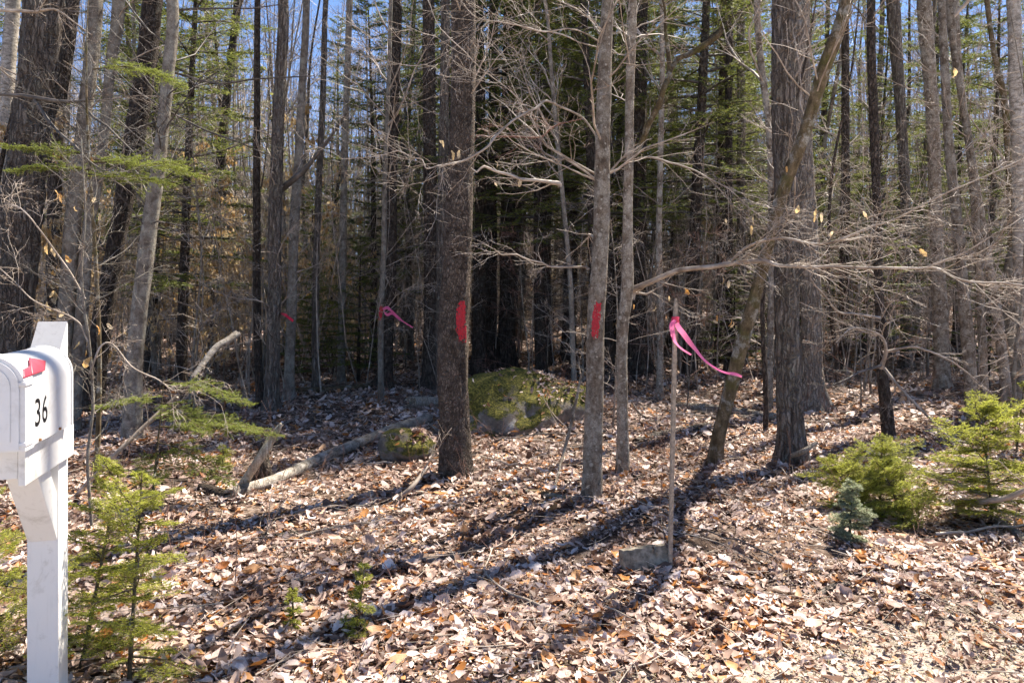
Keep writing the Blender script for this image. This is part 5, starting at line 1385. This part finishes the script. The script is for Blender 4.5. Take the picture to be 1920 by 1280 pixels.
def stake():
    a = Acc(); n = 40; g = np.random.default_rng(3)
    u = np.linspace(-0.05, 1, n)[:, None]; c = p0 + (p1 - p0) * u
    hw, hd = 0.0115, 0.009
    cr = np.array([[-hw, -hd], [hw, -hd], [hw, hd], [-hw, hd]])
    cr = np.array([[-1, -.8], [-.8, -1], [.8, -1], [1, -.8], [1, .8], [.8, 1], [-.8, 1], [-1, .8]]) * [hw, hd]
    sc = np.ones(n); sc[-3:] = [0.95, 0.8, 0.5]
    v = np.zeros((n, 8, 3)); th = 0.35
    rx = cr[:, 0] * math.cos(th) - cr[:, 1] * math.sin(th); ry = cr[:, 0] * math.sin(th) + cr[:, 1] * math.cos(th)
    v[..., 0] = c[:, None, 0] + rx[None] * sc[:, None]; v[..., 1] = c[:, None, 1] + ry[None] * sc[:, None]; v[..., 2] = c[:, None, 2]
    v += g.normal(0, 0.0006, v.shape)
    i = np.arange(n * 8).reshape(n, 8); nx = np.roll(i, -1, 1)
    a.add(v, np.stack([i[:-1], nx[:-1], nx[1:], i[1:]], -1).reshape(-1, 4)); b = (n - 1) * 8
    a.add(v[-1], [[0, 1, 2, 3], [0, 3, 4, 7], [4, 5, 6, 7]])
    o = link('survey_stake', a.mesh('survey_stake', M['stake'], p0, smooth=False)); o.location = tuple(p0)
    tag(o, 'thin weathered wooden survey stake standing in the sunny leaves', 'stake')


stake()


def ribbon(pix, width, twist, g, mat, name, label=None, root=None, base=None, thick=0.0006):
    """tape along pixels (x, y, depth); width vector turned by twist (radians at each point)"""
    p = np.array([[*P(x, y, Y), tw, ww] for (x, y, Y), tw, ww in zip(pix, twist, width)])
    s = spline(p, 60); t = norm(np.gradient(s[:, :3], axis=0))
    e1 = norm(np.cross(t, np.array([0.1, 1.0, 0.05]))); e2 = np.cross(t, e1)
    wv = e1 * np.cos(s[:, 3:4]) + e2 * np.sin(s[:, 3:4]); nv = np.cross(t, wv)
    hw = s[:, 4:5] * 0.5; V = np.stack([s[:, :3] - wv * hw, s[:, :3] + 0.12 * nv * hw, s[:, :3] + wv * hw], 1)
    i = np.arange(180).reshape(60, 3)
    a = Acc(); a.add(V, np.stack([i[:-1, :-1], i[:-1, 1:], i[1:, 1:], i[1:, :-1]], -1).reshape(-1, 4))
    return a


def tape_thing(label, strips, wrap, loc):
    root = thing('flagging_tape', label, 'ribbon', loc)
    if wrap is not None:
        c, r, h, mat = wrap; a = Acc(); th = np.linspace(0, 2 * np.pi, 25); zz = np.linspace(-h / 2, h / 2, 7)
        T, Z = np.meshgrid(th, zz); rr = r * (1 + 0.10 * np.sin(T * 5 + Z * 200) + 0.06 * np.sin(Z * 600))
        v = np.stack([c[0] + rr * np.cos(T), c[1] + rr * np.sin(T), c[2] + Z + 0.002 * np.sin(T * 3)], -1)
        i = np.arange(T.size).reshape(T.shape); a.add(v, np.stack([i[:-1, :-1], i[:-1, 1:], i[1:, 1:], i[1:, :-1]], -1).reshape(-1, 4))
        link('knot', a.mesh('knot', M[mat], loc), root)
    for a, mat in strips: link('tail', a.mesh('tail', M[mat], loc), root)
    return root


gr = np.random.default_rng(4)
kn = P(1266.5, 599, Ys + 0.02)
yk = Ys - 0.0
tape_thing('pink flagging tape tied near the top of the stake, tail blowing right', [
    (ribbon([(1268, 606, yk - .02), (1274, 616, yk - .03), (1282, 626, yk - .03), (1292, 640, yk - .03), (1305, 656, yk - .02), (1322, 676, yk), (1345, 692, yk + .02), (1362, 699, yk + .02), (1378, 701, yk + .02), (1391, 706, yk + .02)],
            [0.026, 0.03, 0.03, 0.028, 0.022, 0.018, 0.016, 0.014, 0.018, 0.012], [0.2, 0.3, 0.1, -0.2, -0.5, -0.8, -0.9, -0.7, -0.4, -0.2], gr, 'tape', 'tail'), 'tape'),
    (ribbon([(1266, 600, yk - .02), (1260, 608, yk - .03), (1261, 622, yk - .035), (1264, 636, yk - .03), (1270, 646, yk - .025), (1280, 655, yk - .02), (1296, 665, yk - .01)],
            [0.022, 0.026, 0.026, 0.02, 0.016, 0.014, 0.012], [0.9, 0.3, 0.0, 0.4, 0.8, 0.7, 0.5], gr, 'tape', 'tail'), 'tape')], (kn, 0.021, 0.034, 'tape_red'), kn)
Yt = TREES['T12']['Y']; k2 = P(722, 582, Yt - 0.06)
tape_thing('pink flagging tape on the thin blazed sapling left of centre', [
    (ribbon([(718, 580, Yt - .06), (726, 577, Yt - .1), (734, 583, Yt - .12), (745, 594, Yt - .12), (758, 604, Yt - .1), (774, 614, Yt - .1)], [0.03, 0.045, 0.045, 0.04, 0.03, 0.02], [0.3, 0.2, 0.6, 0.3, 0.8, 0.4], gr, 'tape', 'tail'), 'tape'),
    (ribbon([(720, 584, Yt - .06), (726, 590, Yt - .1), (736, 588, Yt - .12), (750, 600, Yt - .1)], [0.02, 0.035, 0.035, 0.02], [0.5, 0.1, 0.4, 0.3], gr, 'tape', 'tail'), 'tape')], None, k2)
k3 = P(534, 590, 9.4)
tape_thing('small red ribbon right of the close pair of trunks', [(ribbon([(524, 588, 9.6), (534, 590, 9.4), (542, 596, 9.4), (550, 602, 9.4)], [0.03, 0.04, 0.04, 0.03], [0.5, 0.2, 0.4, 0.2], gr, 'tape_red', 'tail'), 'tape_red')], None, k3)


def block():
    Yb = depth_for(1218, 1078); c = P(1218, 1058, Yb); c[1] += 0.06
    a = Acc(); g = np.random.default_rng(2)
    nx, ny, nz = 12, 4, 7
    # grid-surfaced slab with worn faces
    hx, hy, hz = 0.152, 0.045, 0.10
    for ax in range(3):
        for sg in (-1, 1):
            o = [k for k in range(3) if k != ax]; dims = [12 if k == 0 else (5 if k == 1 else 9) for k in o]
            U, V = np.meshgrid(np.linspace(-1, 1, dims[0]), np.linspace(-1, 1, dims[1]), indexing='ij')
            p = np.zeros(U.shape + (3,)); p[..., ax] = sg; p[..., o[0]] = U; p[..., o[1]] = V
            q = np.sign(p) * np.abs(p) ** 1.0
            l8 = (np.abs(q) ** 14).sum(-1) ** (1 / 14); q = q / l8[..., None]
            i = np.arange(U.size).reshape(U.shape); f = np.stack([i[:-1, :-1], i[1:, :-1], i[1:, 1:], i[:-1, 1:]], -1).reshape(-1, 4)
            a.add(q * [hx, hy, hz], f if (sg > 0) ^ (ax == 1) else f[:, ::-1])
    v = np.concatenate(a.v); v = v + 0.003 * np.sin(v[:, [1, 2, 0]] * 90 + 1) + 0.002 * np.sin(v[:, [2, 0, 1]] * 210)
    v[:, 0] += np.where(v[:, 0] > 0.05, -(v[:, 2] + 0.1) * 0.18, 0)
    a.v = [v]
    o = link('stone_block', a.mesh('stone_block', M['concrete'])); o.location = tuple(c - [0.0, 0, 0.02]); o.rotation_euler = (R(-14), R(-5), R(8))
    tag(o, 'weathered grey block standing on edge behind the foot of the stake', 'block')


block()


# ------------------------------------------------------------------ mailbox on its wooden post
MBR = math.atan2(0.24, 0.97)
mb0 = (-1.729, 2.725, 0.0)
mb = thing('mailbox', 'white arched mailbox numbered 36 on a white wooden post', 'mailbox', (mb0[0], mb0[1], float(hgt(mb0[0], mb0[1]))), rotz=MBR)
zb = -float(hgt(mb0[0], mb0[1]))
cosr, sinr = math.cos(MBR), math.sin(MBR)


def mpx(x, y, rx):
    """photo pixel -> point of the mailbox's vertical plane local x = rx"""
    dx = (x - CX) / F; dz = -(y - HZ) / F
    # world (k*dx, k, EYE+k*dz); local x = cos*(X-ox)+sin*(Y-oy)
    k = (rx + cosr * mb0[0] + sinr * mb0[1]) / (cosr * dx + sinr)
    X, Y = k * dx - mb0[0], k - mb0[1]
    return np.array([rx, -sinr * X + cosr * Y, EYE + k * dz + zb])


def prism(acc, poly, x0, x1):
    """polygon in local (y, z) extruded along x"""
    p = np.array(poly, float); n = len(p)
    v = np.vstack([np.column_stack([np.full(n, x0), p]), np.column_stack([np.full(n, x1), p])])
    for k in range(n):
        acc.add(v[[k, (k + 1) % n, n + (k + 1) % n, n + k]], [[0, 1, 2, 3]])
    c0 = p.mean(0)
    for xx, fl in ((x0, 1), (x1, 0)):
        vv = np.vstack([np.column_stack([np.full(n, xx), p]), [[xx, *c0]]])
        acc.add(vv, [[(k + 1) % n, k, n] if fl else [k, (k + 1) % n, n] for k in range(n)])


def weld(o, w=0.003, d=0.0004):
    import bmesh
    b = bmesh.new(); b.from_mesh(o.data); bmesh.ops.remove_doubles(b, verts=b.verts, dist=d); bmesh.ops.recalc_face_normals(b, faces=b.faces)
    bmesh.ops.dissolve_limit(b, angle_limit=0.01, verts=b.verts, edges=b.edges)
    b.to_mesh(o.data); b.free()
    if w: bevel(o, w)
    return o


ZB = 1.094 + zb
hw = 0.052
a = Acc(); prism(a, [(0.0, -0.1), (0.104, -0.1), (0.104, 1.468 + zb), (0.0, 1.335 + zb)], -hw, hw)
post = weld(link('post', a.mesh('post', M['paint'], smooth=False), mb))
a = Acc(); prism(a, [(-0.001, 1.3365 + zb), (0.102, 1.4685 + zb), (0.102, 1.4725 + zb), (-0.001, 1.3405 + zb)], -hw + 0.002, hw - 0.002)
cap = weld(link('post_top', a.mesh('post_top', M['weathered'], smooth=False), mb), 0); cap['label'] = 'weathered slanting top of the post'
for s in (-1, 1):
    a = Acc(); x0, x1 = sorted((s * 0.0525, s * 0.074)); box(a, x0, x1, -0.37, 0.098, 0.962 + zb, 1.081 + zb)
    weld(link('arm_board', a.mesh('arm_board', M['paint'], smooth=False), mb))
a = Acc(); box(a, -0.052, 0.052, -0.366, -0.005, 0.985 + zb, 1.080 + zb)
weld(link('arm', a.mesh('arm', M['paint'], smooth=False), mb))
a = Acc(); prism(a, [(-0.001, 0.668 + zb), (-0.001, 0.838 + zb), (-0.100, 0.984 + zb), (-0.2145, 0.984 + zb)], -0.049, 0.049)
weld(link('brace', a.mesh('brace', M['paint'], smooth=False), mb))


def arch(hw, h, n=22):
    """arch outline (x, z) from the right foot over the top to the left foot"""
    zs = h - hw
    th = np.linspace(0, np.pi, n)
    return np.vstack([[[hw, 0]], [[hw, zs * 0.5]], np.column_stack([hw * np.cos(th), zs + hw * np.sin(th)]), [[-hw, zs * 0.5]], [[-hw, 0]]])


def arch_shell(acc, hw, h, y0, y1, z0, close=(True, True), n=22):
    p = arch(hw, h, n); k = len(p)
    v0 = np.column_stack([p[:, 0], np.full(k, y0), p[:, 1] + z0]); v1 = np.column_stack([p[:, 0], np.full(k, y1), p[:, 1] + z0])
    v = np.vstack([v0, v1]); i = np.arange(k); j = (i + 1) % k
    acc.add(v, np.stack([i, i + k, j + k, j], -1))
    for c, vv, fl in ((close[0], v0, 0), (close[1], v1, 1)):
        if c:
            cc = np.vstack([vv, vv.mean(0)[None]]); acc.add(cc, [[m, (m + 1) % k, k] if not fl else [(m + 1) % k, m, k] for m in range(k)])


BW, BH = 0.1025, 0.295
a = Acc()
arch_shell(a, BW - 0.004, BH - 0.004, -0.452, -0.006, ZB)
arch_shell(a, BW, BH, -0.018, -0.004, ZB)                     # rear rim
arch_shell(a, BW + 0.002, BH + 0.002, -0.39, -0.384, ZB)      # band
arch_shell(a, BW + 0.004, BH + 0.004, -0.462, -0.392, ZB - 0.002)   # front collar
body = link('box', a.mesh('box', M['plastic'], smooth=False), mb)
for p in body.data.polygons: p.use_smooth = len(p.vertices) == 4
bm_ = body.modifiers.new('edge', 'EDGE_SPLIT'); bm_.split_angle = R(40)
a = Acc(); arch_shell(a, BW - 0.012, BH - 0.014, -0.468, -0.4625, ZB + 0.004)
door = link('door', a.mesh('door', M['plastic'], smooth=False), body)
a = Acc(); arch_shell(a, BW - 0.035, BH - 0.06, -0.4715, -0.4685, ZB + 0.03); weld(link('door_panel', a.mesh('door_panel', M['plastic'], smooth=False), body), 0)
a = Acc(); box(a, -0.03, 0.03, -0.487, -0.4685, ZB + BH - 0.062, ZB + BH - 0.045); bevel(link('door_handle', a.mesh('door_handle', M['plastic'], smooth=False), body))
for zc in (0.20, 0.012):
    a = Acc(); box(a, BW - 0.03, BW + 0.0075, -0.4665, -0.4, ZB + zc, ZB + zc + 0.014); bevel(link('hinge', a.mesh('hinge', M['plastic'], smooth=False), body), 0.003)
# flag lying against the curved side
def on_arch(x, y, off):
    """where the sight line of a photo pixel meets the box surface raised by off (local coordinates)"""
    dx = (x - CX) / F; dz = -(y - HZ) / F; zs = ZB + BH - BW; prev = None
    for k in np.arange(2.1, 3.1, 0.0008):
        X, Y = k * dx - mb0[0], k - mb0[1]; lx = cosr * X + sinr * Y; ly = -sinr * X + cosr * Y; lz = EYE + k * dz + zb
        dd = (math.hypot(lx, lz - zs) if lz > zs else abs(lx)) - BW
        if dd < off: return np.array([lx, ly, lz])
    return np.array([lx, ly, lz])


a = Acc()
for qd, nu_, nv_ in (([(45, 709), (61, 703), (57.8, 685), (43.5, 692)], 7, 7), ([(61, 703), (84.5, 694.5), (86, 676), (55, 670)], 10, 12)):
    U, V = np.meshgrid(np.linspace(0, 1, nu_), np.linspace(0, 1, nv_), indexing='ij'); qd = np.array(qd, float)
    px_ = (qd[0] * (1 - U)[..., None] + qd[1] * U[..., None]) * (1 - V)[..., None] + (qd[3] * (1 - U)[..., None] + qd[2] * U[..., None]) * V[..., None]
    W = np.array([[on_arch(*px_[i, j], 0.006) for j in range(nv_)] for i in range(nu_)])
    i = np.arange(nu_ * nv_).reshape(nu_, nv_); a.add(W, np.stack([i[:-1, :-1], i[1:, :-1], i[1:, 1:], i[:-1, 1:]], -1).reshape(-1, 4))
flag = link('flag', a.mesh('flag', M['flag']), body); flag['label'] = 'faded red signal flag lying down'
sm = flag.modifiers.new('thickness', 'SOLIDIFY'); sm.thickness = 0.004; sm.offset = -1
# house number
for ch, xa, xb in (('3', 66, 76.0), ('6', 79.5, 89)):
    cu = bpy.data.curves.new('digit', 'FONT'); cu.body = ch; cu.size = 1; cu.extrude = 0.0; cu.offset = 0.006; cu.resolution_u = 6
    tmp = bpy.data.objects.new('digit', cu); COL.objects.link(tmp)
    me = bpy.data.meshes.new_from_object(tmp.evaluated_get(bpy.context.evaluated_depsgraph_get())); bpy.data.objects.remove(tmp)
    co = np.empty(len(me.vertices) * 3, np.float32); me.vertices.foreach_get('co', co); co = co.reshape(-1, 3).astype(float)
    lo, hi = co.min(0), co.max(0); u = (co[:, 0] - lo[0]) / (hi[0] - lo[0]); vv = (co[:, 1] - lo[1]) / (hi[1] - lo[1])
    px = BW - 0.0033
    A = mpx(xa, 801 if ch == '3' else 794, px); B = mpx(xb, 796 if ch == '3' else 789, px); Ct = mpx(xa, 748 if ch == '3' else 742, px)
    out = np.stack([np.full(len(u), px), A[1] + (B[1] - A[1]) * u, A[2] + (Ct[2] - A[2]) * vv], -1)
    me.vertices.foreach_set('co', out.astype(np.float32).ravel()); me.update(); me.materials.clear(); me.materials.append(M['black'])
    link('house_number', me, body)
for x, y in ((114, 803), (77, 824)):
    p = mpx(x, y, BW + 0.001); a = Acc(); th = np.linspace(0, 2 * np.pi, 12, endpoint=False); r = 0.005
    ring0 = np.stack([np.full(12, BW - 0.004), p[1] + r * np.cos(th), p[2] + r * np.sin(th)], -1); ring1 = ring0 + [0.006, 0, 0]
    i = np.arange(12); j = (i + 1) % 12; a.add(np.vstack([ring0, ring1, [[BW + 0.003, p[1], p[2]]]]), np.stack([i, j, j + 12, i + 12], -1)); a.add(np.vstack([ring1, [[BW + 0.003, p[1], p[2]]]]), [[k, (k + 1) % 12, 12] for k in range(12)])
    link('screw', a.mesh('screw', M['rust']), body)

single_out()
